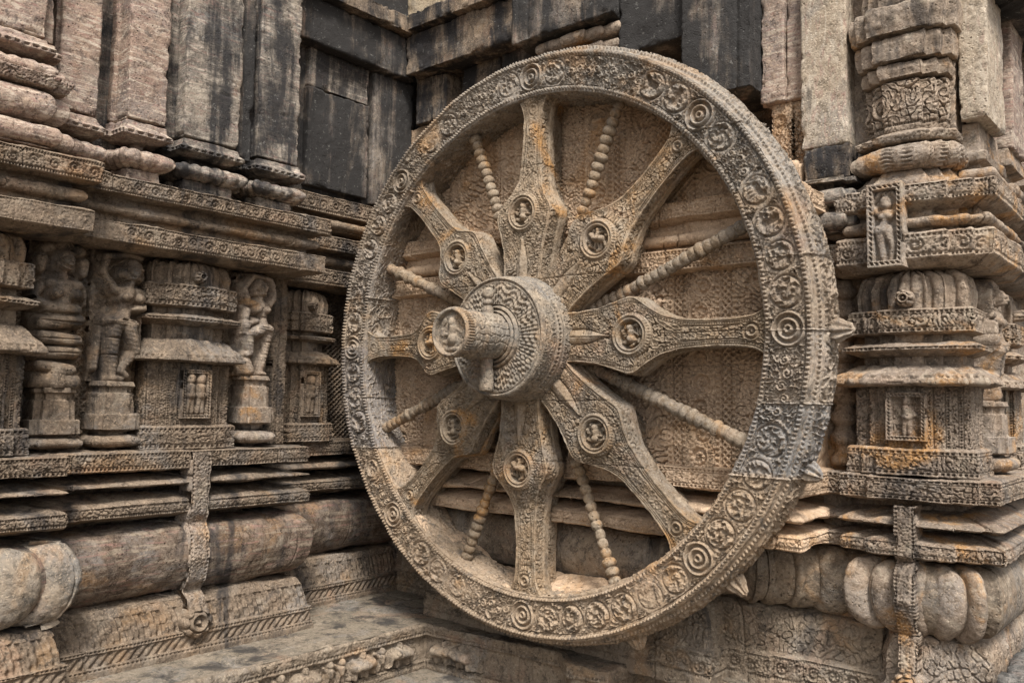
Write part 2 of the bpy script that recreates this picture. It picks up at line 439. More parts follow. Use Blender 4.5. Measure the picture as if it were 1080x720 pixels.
M['wheel'] = stone('wheel_stone', (.37, .275, .185), (.24, .235, .235), (.34, .30, .25), dark=.16, pale=.40, palecol=(.46, .42, .37), blk=(.62, .283), boff=0., blkamt=.8, blocks=[((.6, 2., -.566, -.283), (.21, .212, .214), .55), ((-2., 2., -2., -.566), (.30, .215, .14), .6), ((-2., 0., -.566, .0), (.17, .165, .17), .5), ((-.6, 2., .566, 2.), (.215, .20, .18), .55), ((.5, 2., .0, .283), (.30, .225, .16), .4)], ochre=.45)
M['hub'] = stone('hub_stone', (.27, .25, .225), (.235, .23, .22), (.34, .30, .25), dark=.12, pale=.4, ochre=.3)
M['spoke'] = stone('spoke_stone', (.36, .265, .17), (.30, .245, .185), (.28, .25, .21), dark=.10, pale=.35, blk=(.5, .5), blkamt=.6, ochre=.8)
M["bay"] = stone("warm_wall_stone", (.60, .45, .325), (.50, .395, .30), (.60, .49, .385), dark=.05, blot=.22, bump=.35, pale=.2, palecol=(.5, .42, .31), blk=(.42, .3), blkamt=.55, ochre=.5, var=.3)
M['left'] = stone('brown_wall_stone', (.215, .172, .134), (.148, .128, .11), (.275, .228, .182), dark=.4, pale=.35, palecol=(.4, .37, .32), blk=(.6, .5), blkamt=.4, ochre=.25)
M['torus'] = stone('banded_stone', (.155, .12, .094), (.122, .095, .078), (.19, .16, .138), dark=.45, vein=.8, veincol=(.34, .30, .25), vdir=(2.5, 1.6, 16), pale=.3, ochre=.3)
M['pier'] = stone('pale_pier_stone', (.34, .265, .20), (.25, .22, .20), (.36, .315, .27), dark=.34, pale=.5, palecol=(.48, .45, .39), blk=(.4, .35), blkamt=.6, ochre=.8, var=.65)
M['pink'] = stone('pink_veined_stone', (.33, .245, .21), (.25, .215, .215), (.37, .30, .25), dark=.16, vein=1., veincol=(.56, .51, .46), pale=.25, blk=(.9, .5), blkamt=.4, spots=.2)
M['greycol'] = stone('grey_stained_stone', (.25, .235, .22), (.20, .195, .19), (.31, .285, .255), dark=.72, vein=.9, veincol=(.56, .53, .49), pale=.35, spots=.25)
M['black'] = stone('black_stained_stone', (.22, .19, .17), (.14, .13, .125), (.28, .245, .21), dark=1.05, darkcol=(.030, .028, .027), pale=.5, palecol=(.36, .34, .31), spots=.25, vein=.5, veincol=(.30, .29, .28), vdir=(9, 9, 1.5))
M['white'] = stone('whitish_veined_stone', (.47, .42, .35), (.38, .33, .27), (.5, .46, .40), dark=.05, vein=.8, veincol=(.58, .55, .50), vdir=(16, 16, 3.2), pale=.4, spots=.2)
M['beam'] = stone('beam_stone', (.28, .23, .18), (.18, .155, .135), (.37, .31, .25), dark=.8, pale=.35, spots=.3, ochre=.2)
M['pale'] = stone('pale_wall_stone', (.52, .45, .34), (.42, .37, .30), (.56, .50, .40), dark=.02, pale=.4)
M['floor'] = stone('paving_stone', (.215, .20, .175), (.24, .22, .185), (.29, .26, .22), dark=.5, pale=.25, palecol=(.36, .33, .27))
M['slate'] = stone('slate_paving', (.17, .175, .185), (.15, .155, .16), (.21, .21, .21), dark=.05)
M['plinth'] = stone('plinth_stone', (.275, .225, .175), (.215, .19, .165), (.31, .27, .22), dark=.25, pale=.4, ochre=.3, blk=(.5, .5), blkamt=.4)
M['gate'] = M['pier']

# ------------------------------------------------------------------ things
def tag(o, label, cat, group=None):
    o['label'] = label; o['category'] = cat
    if group: o['group'] = group
    return o
def thing(name, loc, label, cat, group=None):
    o = bpy.data.objects.new(name, None); C.objects.link(o); o.location = loc; o.empty_display_size = .1
    return tag(o, label, cat, group)
def structure(o): o['kind'] = 'structure'; return o
def arc(o0, z0, o1, z1, bulge, n=8, a=0., b=180., pat=None):
    """half-round outline from (o0, z0) to (o1, z1) standing bulge proud"""
    out = []
    for k in range(n+1):
        q = k/n; an = PI*q
        out.append((o0+(o1-o0)*q+bulge*math.sin(an)**.75, z0+(z1-z0)*(.5-.5*math.cos(an)), pat))
    return out
X, Y, Z = np.eye(3)
# ================================================================== GROUND AND PLATFORM
def flat_grid(name, A, B, C_, D, nu, nv, mat, parent=None, bumpy=.006, tiles=None):
    """ruled sheet between the edges A-B and D-C"""
    u = np.linspace(0, 1, nu)[:, None, None]; v = np.linspace(0, 1, nv)[None, :, None]
    A, B, C_, D = [np.asarray(q, float) for q in (A, B, C_, D)]
    P = (1-u)*(1-v)*A+u*(1-v)*B+u*v*C_+(1-u)*v*D
    H = np.zeros(P.shape[:2])
    if tiles:
        tx, ty = tiles
        row = np.floor(P[..., 1]/ty); q = P[..., 0]/tx+.37*row; e1_ = np.abs(q-np.round(q))*tx; r_ = P[..., 1]/ty; e2_ = np.abs(r_-np.round(r_))*ty
        jt = noise3(P*3.0)*.010
        H -= .012*(1-ss(.003, .009, np.minimum(e1_, e2_)+jt*.3))
    oo = np.zeros_like(P); oo[:] = Z
    return skin(name, P, H, oo, mat, parent, ero=bumpy, chip=0, fine=.002)
FZ, GZ = -1.5, -1.74
structure(flat_grid('court_floor', (-12, -22, GZ), (22, -22, GZ), (22, 2, GZ), (-12, 2, GZ), 260, 240, M['floor'], None, .008, (.9, .7)))
structure(flat_grid('far_ground', (-120, -120, GZ-.05), (120, -120, GZ-.05), (120, 120, GZ-.05), (-120, 120, GZ-.05), 30, 30, M['floor'], None, 0))

plat = thing('stone_platform', (-.6, .2, GZ), 'low stone platform with a carved elephant frieze along its edge, under the wheel', 'platform')
def platedge(s, t, L): return 0*s
ppath = [(4.5, .40), (.40, .40), (.385, .16), (.17, .125), (.05, .225), (-.815, .165), (-.815, -4.2)]
pprof = [(-.035, GZ-.02), (.0, GZ-.02, band(foliage(.03, .008, 2), .3)), (.0, -1.70), (-.025, -1.695), (-.028, -1.575), (-.004, -1.568), (.0, -1.563, beads(.008, .8)), (.0, -1.538, foliage(.025, .006, 5)), (.004, -1.512), (-.004, FZ+.001), (-.03, FZ)]
sweep('frieze', ppath, pprof, M['plinth'], plat, step=.0055, ero=.014, chip=.04)
def yfront(x): return np.interp(x, [-.84, .05, .17, .375, .39, 4.5], [.165, .225, .125, .15, .40, .40])
xs = np.concatenate([np.arange(-.845, .37, .012), np.arange(.37, .41, .003), np.arange(.41, 4.5, .02)])
vv = np.linspace(0, 1, 50)
P = np.stack([xs[:, None]+0*vv, (yfront(xs)[:, None]+.004)*(1-vv)+.95*vv, np.full((len(xs), 50), FZ)], -1)
H = -.010*(1-ss(.004, .010, np.abs((P[..., 0]+.3*P[..., 1])/.62-np.round((P[..., 0]+.3*P[..., 1])/.62))*.62))
oo = np.zeros_like(P); oo[:] = Z
skin('top_paving', P, H, oo, M['floor'], plat, ero=.014, chip=0, fine=.005)
flat_grid('top_paving', (-1.9, -4.2, FZ), (-.822, -4.2, FZ), (-.822, .95, FZ), (-1.9, .95, FZ), 120, 420, M['floor'], plat, .010, (.74, .48))
# elephants and keepers carved on the frieze
def elephant(x, y, sc, m_=1):
    q = [(-.3, .52, .24, .22, .55, .23, .05, .08), (.42, .62, .19, .5, .55, .17, .12), (.6, .5, .1, .66, .15, .06, .1), (.66, .15, .06, .78, .1, .05, .08), (.38, .6, .14, .33, .5, .12, .16),
         (.25, .4, .12, .28, .06, .09, .05), (.08, .38, .1, .1, .06, .08), (-.32, .4, .13, -.3, .06, .1, .05), (-.45, .38, .1, -.48, .06, .08), (-.52, .6, .05, -.6, .25, .03), (.1, .85, .1, .12, 1.0, .09, .06)]
    return [(x+m_*a*sc, y+b*sc, c*sc, x+m_*d*sc, y+e*sc, f*sc)+tuple(z*sc for z in r) for a, b, c, d, e, f, *r in q]
def manlet(x, y, sc):
    q = [(0, .85, .12, .02, .9, .12, .05), (0, .65, .15, 0, .45, .13, .03), (-.06, .4, .09, -.12, .05, .07), (.06, .4, .09, .14, .05, .07), (.14, .65, .07, .3, .5, .06), (-.14, .65, .07, -.28, .8, .06)]
    return [(x+a*sc, y+b*sc, c*sc, x+d*sc, y+e*sc, f*sc)+tuple(z*sc for z in r) for a, b, c, d, e, f, *r in q]
def friezepanel(name, O, eu, en, w_, seed, cont):
    h_ = .128
    def hf(s, t):
        caps = []
        for k, x in cont:
            caps += elephant(x, .0, .125, k) if k in (1, -1) else manlet(x, .002, .12)
        h = np.clip(hcaps(s, t, caps, .004)+.004, -.004, .06)
        return h*1.7+.006*ss(.1, .5, np.abs(worm(s, t, .04, seed)))*(h < .001)
    return panel(name, O, eu, Z, en, w_, h_, hf, M['plinth'], plat, step=.0028, depth=.03, ero=.006, chip=.01)
friezepanel('elephant_relief', (-.838, -1.02, -1.694), -Y*-1, X, 1.14, 3, [(1, .12), (0, .27), (-1, .42), (0, .55), (0, .62), (1, .74), (0, .88), (-1, 1.02)])
friezepanel('elephant_relief', (-.79, .195, -1.694), X, -Y, .36, 5, [(1, .1), (-1, .25)])
friezepanel('elephant_relief', (.60, .425, -1.694), X, -Y, .8, 5, [(1, .1), (0, .25), (-1, .4), (1, .62)])
# slate landing round the corner of the pier
lnd = block('landing_slab', 1.93, 4.2, .22, 6.0, -1.5, -1.20, M['slate'], None, step=.03)
tag(lnd, 'dark grey slate slab on the floor round the corner of the right pier', 'paving slab')
BLOCK_TOP = None

# ================================================================== LEFT TEMPLE WALL
lw = thing('temple_wall', (-1.3, -1.2, FZ), 'long brown carved temple wall on the left with stacked mouldings and statue niches', 'temple wall')
LP = [(-1.57, .80), (-1.57, -.35), (-1.2, -.35), (-1.2, -1.635), (-1.08, -1.635), (-1.08, -4.2)]
LS0 = .97+.37      # arc length where the front face starts
lotus = lambda s, t, L: .006*np.cos(s*2*PI/.085+2.2*np.sin(t*40))*ss(0, .02, t)-.006+.005*np.cos(s*2*PI/.028+np.sin(t*60))
twist = lambda s, t, L: .012*(np.abs(np.sin((s+t*.8)*PI/.042))-.6)
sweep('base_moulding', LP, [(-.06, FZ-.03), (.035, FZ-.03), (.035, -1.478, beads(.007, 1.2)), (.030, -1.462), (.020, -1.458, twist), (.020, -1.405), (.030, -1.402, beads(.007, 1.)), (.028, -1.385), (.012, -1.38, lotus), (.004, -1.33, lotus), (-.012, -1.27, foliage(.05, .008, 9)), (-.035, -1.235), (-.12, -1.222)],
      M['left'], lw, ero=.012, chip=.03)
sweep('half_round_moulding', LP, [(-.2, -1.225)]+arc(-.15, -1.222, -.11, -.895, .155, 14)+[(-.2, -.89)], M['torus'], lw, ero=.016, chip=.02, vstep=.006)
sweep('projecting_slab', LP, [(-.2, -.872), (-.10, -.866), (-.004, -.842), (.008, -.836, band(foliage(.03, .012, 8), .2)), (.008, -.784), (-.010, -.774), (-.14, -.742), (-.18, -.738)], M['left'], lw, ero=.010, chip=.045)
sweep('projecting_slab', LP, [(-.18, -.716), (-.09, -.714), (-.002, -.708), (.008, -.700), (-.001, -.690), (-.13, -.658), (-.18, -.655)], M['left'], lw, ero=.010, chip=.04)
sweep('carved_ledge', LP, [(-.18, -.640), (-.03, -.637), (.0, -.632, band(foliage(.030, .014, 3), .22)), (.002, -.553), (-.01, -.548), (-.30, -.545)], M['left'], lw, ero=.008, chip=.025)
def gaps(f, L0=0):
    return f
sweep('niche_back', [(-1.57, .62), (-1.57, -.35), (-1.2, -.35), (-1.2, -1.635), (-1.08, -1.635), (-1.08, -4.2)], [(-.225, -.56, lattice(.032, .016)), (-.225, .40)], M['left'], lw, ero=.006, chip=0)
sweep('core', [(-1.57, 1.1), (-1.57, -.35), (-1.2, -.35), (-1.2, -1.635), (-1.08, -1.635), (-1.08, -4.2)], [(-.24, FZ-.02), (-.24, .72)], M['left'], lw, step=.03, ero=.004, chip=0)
cs = vine(.15, .013, 4)
sweep('cornice', LP, [(-.26, .365), (-.04, .355), (.035, .375), (.042, .382, band(cs, .14)), (.042, .470), (.034, .476), (-.03, .484), (-.035, .50)]+arc(-.03, .502, -.03, .560, .045, 7)+[(-.035, .572), (-.03, .58), (.05, .588), (.056, .592, band(cs, .14)), (.056, .672), (.04, .68), (-.30, .70)],
      M['left'], lw, ero=.010, chip=.03)
# upright strap with a rosette, crossing the lower mouldings
def strap(name, O, en, eu, segs, w_, mat, parent, seed=0):
    """strip that follows the outline segs [(out, z)]"""
    I, pp, T, L = prof_samples(segs, .004)
    tt = np.concatenate([[0], np.cumsum(np.linalg.norm(np.diff(pp, axis=0), axis=1))])
    us = np.linspace(-w_/2, w_/2, max(8, int(w_/.004)))
    cols = np.concatenate([[us[0]], us, [us[-1]]]); back = np.zeros(len(cols)); back[0] = back[-1] = -.12
    P = np.asarray(O)+cols[:, None, None]*np.asarray(eu)+(pp[None, :, 0:1]+back[:, None, None])*np.asarray(en)+pp[None, :, 1:2]*Z
    e = w_/2-np.abs(cols)
    H = np.where(e[:, None] < w_*.2, beads(.007, 1.)(tt[None]+0*cols[:, None], np.clip(e, 0, w_*.2)[:, None]+0*tt[None], w_*.2), foliage(.022, .008, 30+seed)(tt[None]+0*cols[:, None], cols[:, None]+0*tt[None], 1))
    H[0] = H[-1] = 0
    oo = np.zeros_like(P); oo[:] = en
    return skin(name, P, H, oo, mat, parent, ero=.008, chip=.02)
strap('carved_strap', (-1.2, -.985, 0), X, Y, [(.045, -1.33), (.03, -1.24), (-.02, -1.21), (.02, -1.16), (.048, -1.05), (.03, -.94), (.0, -.89), (.025, -.845), (.03, -.77), (.03, -.56)], .10, M['pier'], lw, 1)
def rosette_relief(name, O, en, eu, rad, mat, parent):
    rs = np.linspace(.001, rad, 34); th = np.linspace(0, 2*PI, 110, endpoint=False)
    h = .016*np.cos(rs/rad*2*PI*2.0)[None]*(rs < rad*.7)[None]+.02*np.abs(np.cos(4*th))[:, None]*(rs >= rad*.7)[None]+.03*(1-(rs/rad)**4)[None]
    h[:, -1] = -.03
    P = np.asarray(O)+rs[None, :, None]*(np.cos(th)[:, None, None]*np.asarray(eu)+np.sin(th)[:, None, None]*Z)+h[..., None]*np.asarray(en)
    oo = np.zeros_like(P); oo[:] = en
    return skin(name, P, np.zeros(P.shape[:2]), oo, mat, parent, wu=True, ero=.004, chip=.01)
rosette_relief('rosette', (-1.172, -.985, -1.345), X, Y, .075, M['left'], lw)
# leaves of the big lotus cushion on the nearer bay
def lotuscushion(name, path, z0, z1, bulge, o0, p, mat, parent, phase=0., crease=.022, **kw):
    fl = lambda s, t, L: crease*(np.sqrt(np.maximum(1-(2*((s+phase)/p-np.floor((s+phase)/p))-1)**2, 0))-.8)+.006
    return sweep(name, path, [(o0-.06, z0)]+arc(o0, z0, o0+.03, z1, bulge, 14, pat=fl)+[(o0-.06, z1)], mat, parent, vstep=.006, **kw)
lotuscushion('lotus_cushion', [(-1.1, -1.60), (-1.06, -1.60), (-1.06, -4.2)], -1.215, -.91, .10, -.10, .17, M['hub'], lw, ero=.010, chip=.04, fine=.004, crease=.042)

# ------------------------------------------------------------------ miniature shrine pilasters
def plan(O, en, eu, steps):
    """stepped plan: steps [(half width, projection)] from the widest, deepest one"""
    pts = []
    O = np.asarray(O)[:2]; en = np.asarray(en)[:2]; eu = np.asarray(eu)[:2]
    seq = []
    for i, (hw, o) in enumerate(steps):
        seq.append((hw, steps[i-1][1] if i else -.22)); seq.append((hw, o))
    right = [O+eu*u+en*o for u, o in seq]; left = [O-eu*u+en*o for u, o in seq[::-1]]
    return right+left
def pstrip(seed):
    f1, f2 = foliage(.024, .012, 90+seed), beads(.008, 1.)
    def f(s, t, L):
        p = .062; x = s/p-np.floor(s/p); x = x*p
        return np.where(x < .012, f2(t, x, .012), np.where(x < .016, -.010, np.where(x > p-.004, -.010, f1(s, t, L))))
    return f
def shrine_pilaster(O, en, eu, zs, sc, mat, label, steps, niche=True, group=None, seed=0, part=None):
    """zs: base bottom, base top, eave bottom, eave top, disc bottom, disc top, band bottom, band top, top"""
    zb, zt, e0, e1_, d0, d1, b0, b1, tp = zs
    loc = tuple(np.asarray(O)[:2])+(zb,)
    root = part or thing('shrine_pilaster', loc, label, 'pilaster', group)
    path = plan(O, en, eu, steps)
    fol = foliage(.030, .014, 50+seed)
    hwm = steps[-1][0]
    sweep('pilaster_base', path, [(-.05, zb), (.028, zb), (.030, zb+.004, band(fol, .2)), (.028, zt-.008), (.018, zt), (-.03, zt)], mat, root, ero=.006, chip=.02)
    pj = .05; 
    sweep('shaft', path, [(.0, zt-.01, pstrip(seed)), (.0, e0+.01)], mat, root, ero=.007, chip=.015)
    sweep('eave_slab', path, [(-.06, e0-.004), (.045*sc, e0), (.065*sc, e0+.008), (.062*sc, e0+.022, beads(.006, 1.3)), (.050*sc, e0+.040), (.02*sc, (e0+e1_)/2+.012), (-.01, e1_-.006), (-.05, e1_)], mat, root, ero=.012, chip=.05)
    sweep('neck', path, [(-.03, e1_-.01), (-.03, b0+.01)], mat, root, ero=.006, chip=0)
    sweep('disc_moulding', path, [(-.06, d0), (-.01, d0+.012), (.035*sc, (d0+d1)/2-.006, beads(.006, 1.)), (.038*sc, (d0+d1)/2+.010), (-.005, d1-.01), (-.06, d1)], mat, root, ero=.010, chip=.035)
    sweep('carved_band', path, [(-.06, b0-.012), (.01, b0-.004), (.018*sc, b0, band(fol, .2)), (.018*sc, b1), (.006, b1+.006), (-.04, b1+.008)], mat, root, ero=.006, chip=.03)
    fl = flutes(.052, .022)
    sweep('fluted_capital', path, [(-.01, b1, fl), (-.006, b1+(tp-b1)*.5, fl), (-.022, b1+(tp-b1)*.85, fl), (-.06, tp)], mat, root, ero=.006, chip=.015)
    if niche:
        h_ = (e0-zt)*.78; w_ = min(.17, hwm*1.75); z0 = zt+(e0-zt)*.11
        g = np.random.default_rng(seed)
        def hf(s, t):
            b = .018; e = np.minimum(np.minimum(s, w_-s), np.minimum(t, h_-t))
            caps = []
            fig = [(-.18, 0), (.18, 1)] if seed % 2 == 0 else [(0, 0)]
            for x, mi in fig:
                caps += [(w_/2+c[0]*h_+x*w_, b+c[1]*h_*.9, c[2]*h_*1.25, w_/2+c[3]*h_+x*w_, b+c[4]*h_*.9, c[5]*h_*1.25) for c in
                         [(0, .78, .085, .01, .83, .085), (0, .62, .09, .0, .47, .075), (-.03, .42, .06, -.06, .06, .045), (.04, .42, .06, .05, .06, .045), (.09, .64, .04, .15, .48, .035), (.15, .48, .035, .05, .4, .035), (-.09, .64, .04, -.14, .5, .035), (-.02, .44, .08, .03, .44, .08)]]
            h = np.clip(hcaps(s, t, caps, .005)+.004, 0, .05)*1.7-.040
            return np.where(e < .004, 0, np.where(e < b, beads(.007, 1.)(s+t, e-.004, b-.004), h))
        O3 = np.array([O[0], O[1], 0])+np.asarray(en)*(steps[-1][1]+.032)-np.asarray(eu)*w_/2+Z*z0
        panel('niche_panel', O3, eu, Z, en, w_, h_, hf, mat, root, step=.0028, depth=.05, ero=.002, chip=.008)
    rosette_relief('rosette', np.array([O[0], O[1], 0])+np.asarray(en)*(steps[-1][1]+.005)+Z*(b1+.045), en, eu, .03*sc, mat, root)
    return root
zl = (-.548, -.435, -.135, -.02, .035, .105, .135, .235, .365)
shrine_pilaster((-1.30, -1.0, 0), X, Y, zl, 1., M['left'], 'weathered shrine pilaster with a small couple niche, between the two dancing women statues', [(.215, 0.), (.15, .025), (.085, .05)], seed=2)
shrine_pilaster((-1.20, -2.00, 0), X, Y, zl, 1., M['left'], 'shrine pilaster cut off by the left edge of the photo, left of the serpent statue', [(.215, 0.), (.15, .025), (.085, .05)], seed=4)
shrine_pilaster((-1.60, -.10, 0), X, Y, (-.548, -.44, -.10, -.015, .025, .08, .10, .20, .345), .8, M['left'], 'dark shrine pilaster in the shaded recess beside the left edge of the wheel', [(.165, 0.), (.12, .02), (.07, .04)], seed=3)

# ------------------------------------------------------------------ statues in the left niches (relief on a back slab, on a round pedestal)
def slim(caps, k=.80): return [(c[0]*.9, c[1], c[2]*(k if c[2] > .025 else 1), c[3]*.9, c[4], c[5]*(k if c[5] > .025 else 1))+tuple(c[6:]) for c in caps]
def headcuts(hx, hy, r):
    hx *= .9; r *= .85
    out = [(hx-.5*r, hy+.08*r, hx-.18*r, hy+.05*r, .006, .010), (hx+.18*r, hy+.05*r, hx+.5*r, hy+.08*r, .006, .010), (hx-.25*r, hy-.48*r, hx+.25*r, hy-.48*r, .005, .009)]
    an = np.linspace(R(10), R(170), 7); p = [(hx+.82*r*math.cos(q), hy+.25*r+.55*r*math.sin(q)) for q in an]
    out += [(x0, y0, x1, y1, .006, .014) for (x0, y0), (x1, y1) in zip(p[:-1], p[1:])]
    p = [(hx+1.02*r*math.cos(q), hy+1.0*r*math.sin(q)) for q in np.linspace(R(200), R(340), 7)]
    return out+[(x0, y0, x1, y1, .007, .016) for (x0, y0), (x1, y1) in zip(p[:-1], p[1:])]
def carve(X_, Y_, cuts):
    D = np.zeros(X_.shape)
    for x0, y0, x1, y1, w_, d in cuts:
        dx, dy = x1-x0, y1-y0; tt = np.clip(((X_-x0)*dx+(Y_-y0)*dy)/(dx*dx+dy*dy+1e-9), 0, 1)
        D = np.maximum(D, d*np.exp(-((X_-x0-tt*dx)**2+(Y_-y0-tt*dy)**2)/w_**2))
    return D
def statue(O, en, eu, w_, z0, z1, caps, label, mat, ped, depth=1.3, cuts=()):
    root = thing('statue', tuple(np.asarray(O)[:2])+(ped[0],), label, 'statue')
    h_ = z1-z0; caps = slim(caps)
    def hf(s, t):
        X_ = (s-w_/2)/h_; Y_ = t/h_
        h = hcaps(X_, Y_, caps, .010)
        caps_ = np.clip(h+.035, -.055, .4)*h_*depth
        folds = np.where((h > -.02) & (Y_ < .44) & (Y_ > .08), .0010*np.sin(Y_*190+X_*40), 0)+np.where((h > .0) & (np.abs(Y_-.47) < .018), .004, 0)+np.where((h > .0) & (np.abs(Y_-.755) < .008), .003, 0)
        return caps_+folds-carve(X_, Y_, cuts)*h_*1.6*(h > -.02)+.003*worm(s, t, .03, 8)*(h < -.03)
    O3 = np.array([O[0], O[1], 0])-np.asarray(eu)*w_/2+Z*z0
    panel('figure', O3, eu, Z, en, w_, h_, hf, mat, root, step=.0024, depth=.10, ero=.003, chip=.010, fine=.0015)
    # pedestal turned about an upright axis half sunk in the slab
    q = ped[0]; H_ = z0-q
    c = np.array([O[0], O[1], 0])+np.asarray(en)*.0
    bp = plan(c, en, eu, [(w_*.40, .06), (w_*.26, .085)])
    sweep('pedestal', bp, [(-.05, z0+.002), (-.005, z0+.001), (.0, z0-.02), (-.012, z0-.028), (-.014, z0-.05), (-.004, z0-.055, foliage(.025, .009, 60)), (-.002, z0-.055-.28*H_), (.018, z0-.06-.28*H_, band(foliage(.024, .008, 61), .2)), (.018, z0-.06-.50*H_), (-.02, z0-.065-.52*H_), (-.025, z0-.06-.58*H_)][::-1], mat, root, ero=.006, chip=.02)
    sweep('pedestal_roll', bp, [(-.06, q-.004), (-.04, q+.012)]+arc(-.035, q+.014, -.035, q+.014+.20*H_, .065, 8)+[(-.04, q+.04+.20*H_), (-.05, z0-.05-.54*H_)], mat, root, ero=.008, chip=.015)
    return root
woman = [(.10, .83, .060, .11, .86, .058, .05), (.10, .90, .06, .12, .885, .065, .02), (.02, .84, .03, .02, .82, .03, .04),        # head, hair, earring
    (.085, .86, .012, .09, .855, .012, .105), (.125, .86, .012, .13, .855, .012, .105), (.105, .845, .010, .105, .825, .013, .108), (.095, .803, .008, .12, .803, .008, .105), (.16, .83, .022, .16, .80, .022, .04), (.06, .82, .022, .055, .80, .022, .05), (.09, .77, .03, .07, .72, .04, .03), (-.02, .69, .05, .16, .69, .05, .02), (.06, .68, .08, .04, .55, .06, .02),               # neck, shoulders, torso
    (.03, .64, .052, .035, .64, .05, .07), (.15, .64, .05, .15, .64, .05, .06),                                                      # breasts
    (.04, .52, .07, -.01, .45, .095, .02), (-.05, .44, .08, .07, .43, .08, .02),                                                    # waist, hips
    (-.05, .42, .08, -.05, .22, .055, .03), (-.05, .22, .055, -.04, .03, .036, .03), (-.04, .025, .035, .03, .02, .03, .04),          # straight leg
    (.07, .42, .075, .14, .24, .055, .05), (.14, .24, .05, .02, .09, .036, .04), (.02, .08, .035, .06, .045, .03, .05),              # crossed leg
    (-.05, .70, .045, -.155, .82, .036, .02), (-.155, .82, .036, -.12, .95, .032, .02), (-.12, .95, .034, .06, .985, .028, .02), (.06, .985, .03, .17, .965, .022, .02),   # arm arched over the head
    (.19, .69, .04, .23, .58, .034, .02), (.23, .58, .034, .08, .555, .03, .06), (.20, .56, .03, .21, .34, .03, 0), (.21, .34, .04, .19, .28, .05, 0),
    (-.10, .45, .02, .12, .44, .02, .08), (-.14, .4, .03, -.17, .1, .025, -.01)]
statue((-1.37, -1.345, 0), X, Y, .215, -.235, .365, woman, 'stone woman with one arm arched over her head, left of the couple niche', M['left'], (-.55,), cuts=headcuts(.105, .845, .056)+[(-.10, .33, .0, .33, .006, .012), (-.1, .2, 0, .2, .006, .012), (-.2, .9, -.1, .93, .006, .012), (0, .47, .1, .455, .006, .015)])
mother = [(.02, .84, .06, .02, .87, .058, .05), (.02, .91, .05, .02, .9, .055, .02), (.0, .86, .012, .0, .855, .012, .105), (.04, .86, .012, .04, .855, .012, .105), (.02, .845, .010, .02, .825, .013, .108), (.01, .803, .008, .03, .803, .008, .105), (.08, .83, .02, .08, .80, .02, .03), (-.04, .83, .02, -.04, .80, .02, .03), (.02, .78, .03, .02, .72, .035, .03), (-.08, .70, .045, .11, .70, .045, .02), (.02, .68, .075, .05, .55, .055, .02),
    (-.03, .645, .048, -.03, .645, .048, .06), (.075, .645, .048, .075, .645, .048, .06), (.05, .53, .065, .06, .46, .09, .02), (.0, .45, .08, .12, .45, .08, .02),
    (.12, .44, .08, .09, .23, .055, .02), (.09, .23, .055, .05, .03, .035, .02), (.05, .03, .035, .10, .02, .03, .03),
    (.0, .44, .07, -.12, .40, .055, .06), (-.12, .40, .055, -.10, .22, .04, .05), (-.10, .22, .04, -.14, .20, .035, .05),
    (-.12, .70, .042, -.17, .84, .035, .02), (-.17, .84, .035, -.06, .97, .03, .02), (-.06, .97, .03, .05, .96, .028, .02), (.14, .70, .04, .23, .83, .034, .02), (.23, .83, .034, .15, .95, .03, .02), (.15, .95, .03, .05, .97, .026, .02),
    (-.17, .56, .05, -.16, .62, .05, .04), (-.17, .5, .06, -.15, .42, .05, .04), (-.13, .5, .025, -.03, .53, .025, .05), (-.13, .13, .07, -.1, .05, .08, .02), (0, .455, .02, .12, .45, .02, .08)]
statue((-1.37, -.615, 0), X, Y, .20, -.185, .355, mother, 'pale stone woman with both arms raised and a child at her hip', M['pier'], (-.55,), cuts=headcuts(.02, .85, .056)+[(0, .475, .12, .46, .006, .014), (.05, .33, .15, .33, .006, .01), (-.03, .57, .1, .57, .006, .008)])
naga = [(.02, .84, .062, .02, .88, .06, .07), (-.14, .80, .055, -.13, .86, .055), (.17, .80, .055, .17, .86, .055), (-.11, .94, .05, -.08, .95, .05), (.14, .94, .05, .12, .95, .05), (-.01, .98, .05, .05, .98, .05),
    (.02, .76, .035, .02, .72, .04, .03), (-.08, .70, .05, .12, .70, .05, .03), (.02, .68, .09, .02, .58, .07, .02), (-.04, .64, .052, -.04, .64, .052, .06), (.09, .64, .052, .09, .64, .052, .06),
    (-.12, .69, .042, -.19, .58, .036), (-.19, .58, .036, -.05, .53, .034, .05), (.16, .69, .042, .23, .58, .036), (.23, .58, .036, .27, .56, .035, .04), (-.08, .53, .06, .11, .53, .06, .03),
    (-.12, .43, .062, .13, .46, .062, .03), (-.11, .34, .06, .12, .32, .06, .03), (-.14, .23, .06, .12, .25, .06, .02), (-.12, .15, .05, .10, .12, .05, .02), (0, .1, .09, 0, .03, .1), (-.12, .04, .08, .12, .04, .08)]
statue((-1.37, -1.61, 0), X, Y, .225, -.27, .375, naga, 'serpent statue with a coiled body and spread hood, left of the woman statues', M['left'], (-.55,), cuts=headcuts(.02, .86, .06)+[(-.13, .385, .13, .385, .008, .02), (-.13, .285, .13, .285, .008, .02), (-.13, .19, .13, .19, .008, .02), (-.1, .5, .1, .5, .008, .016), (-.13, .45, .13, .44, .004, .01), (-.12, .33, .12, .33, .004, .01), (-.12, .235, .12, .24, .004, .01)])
# thin jamb strip right of the mother
jb = panel('jamb_strip', (-1.42, -.45, -.545), Y, Z, X, .085, .92, lambda s, t: foliage(.024, .008, 70)(t, s, 1)-.006*(np.abs(s-.042) < .004), M['left'], lw, depth=.1)
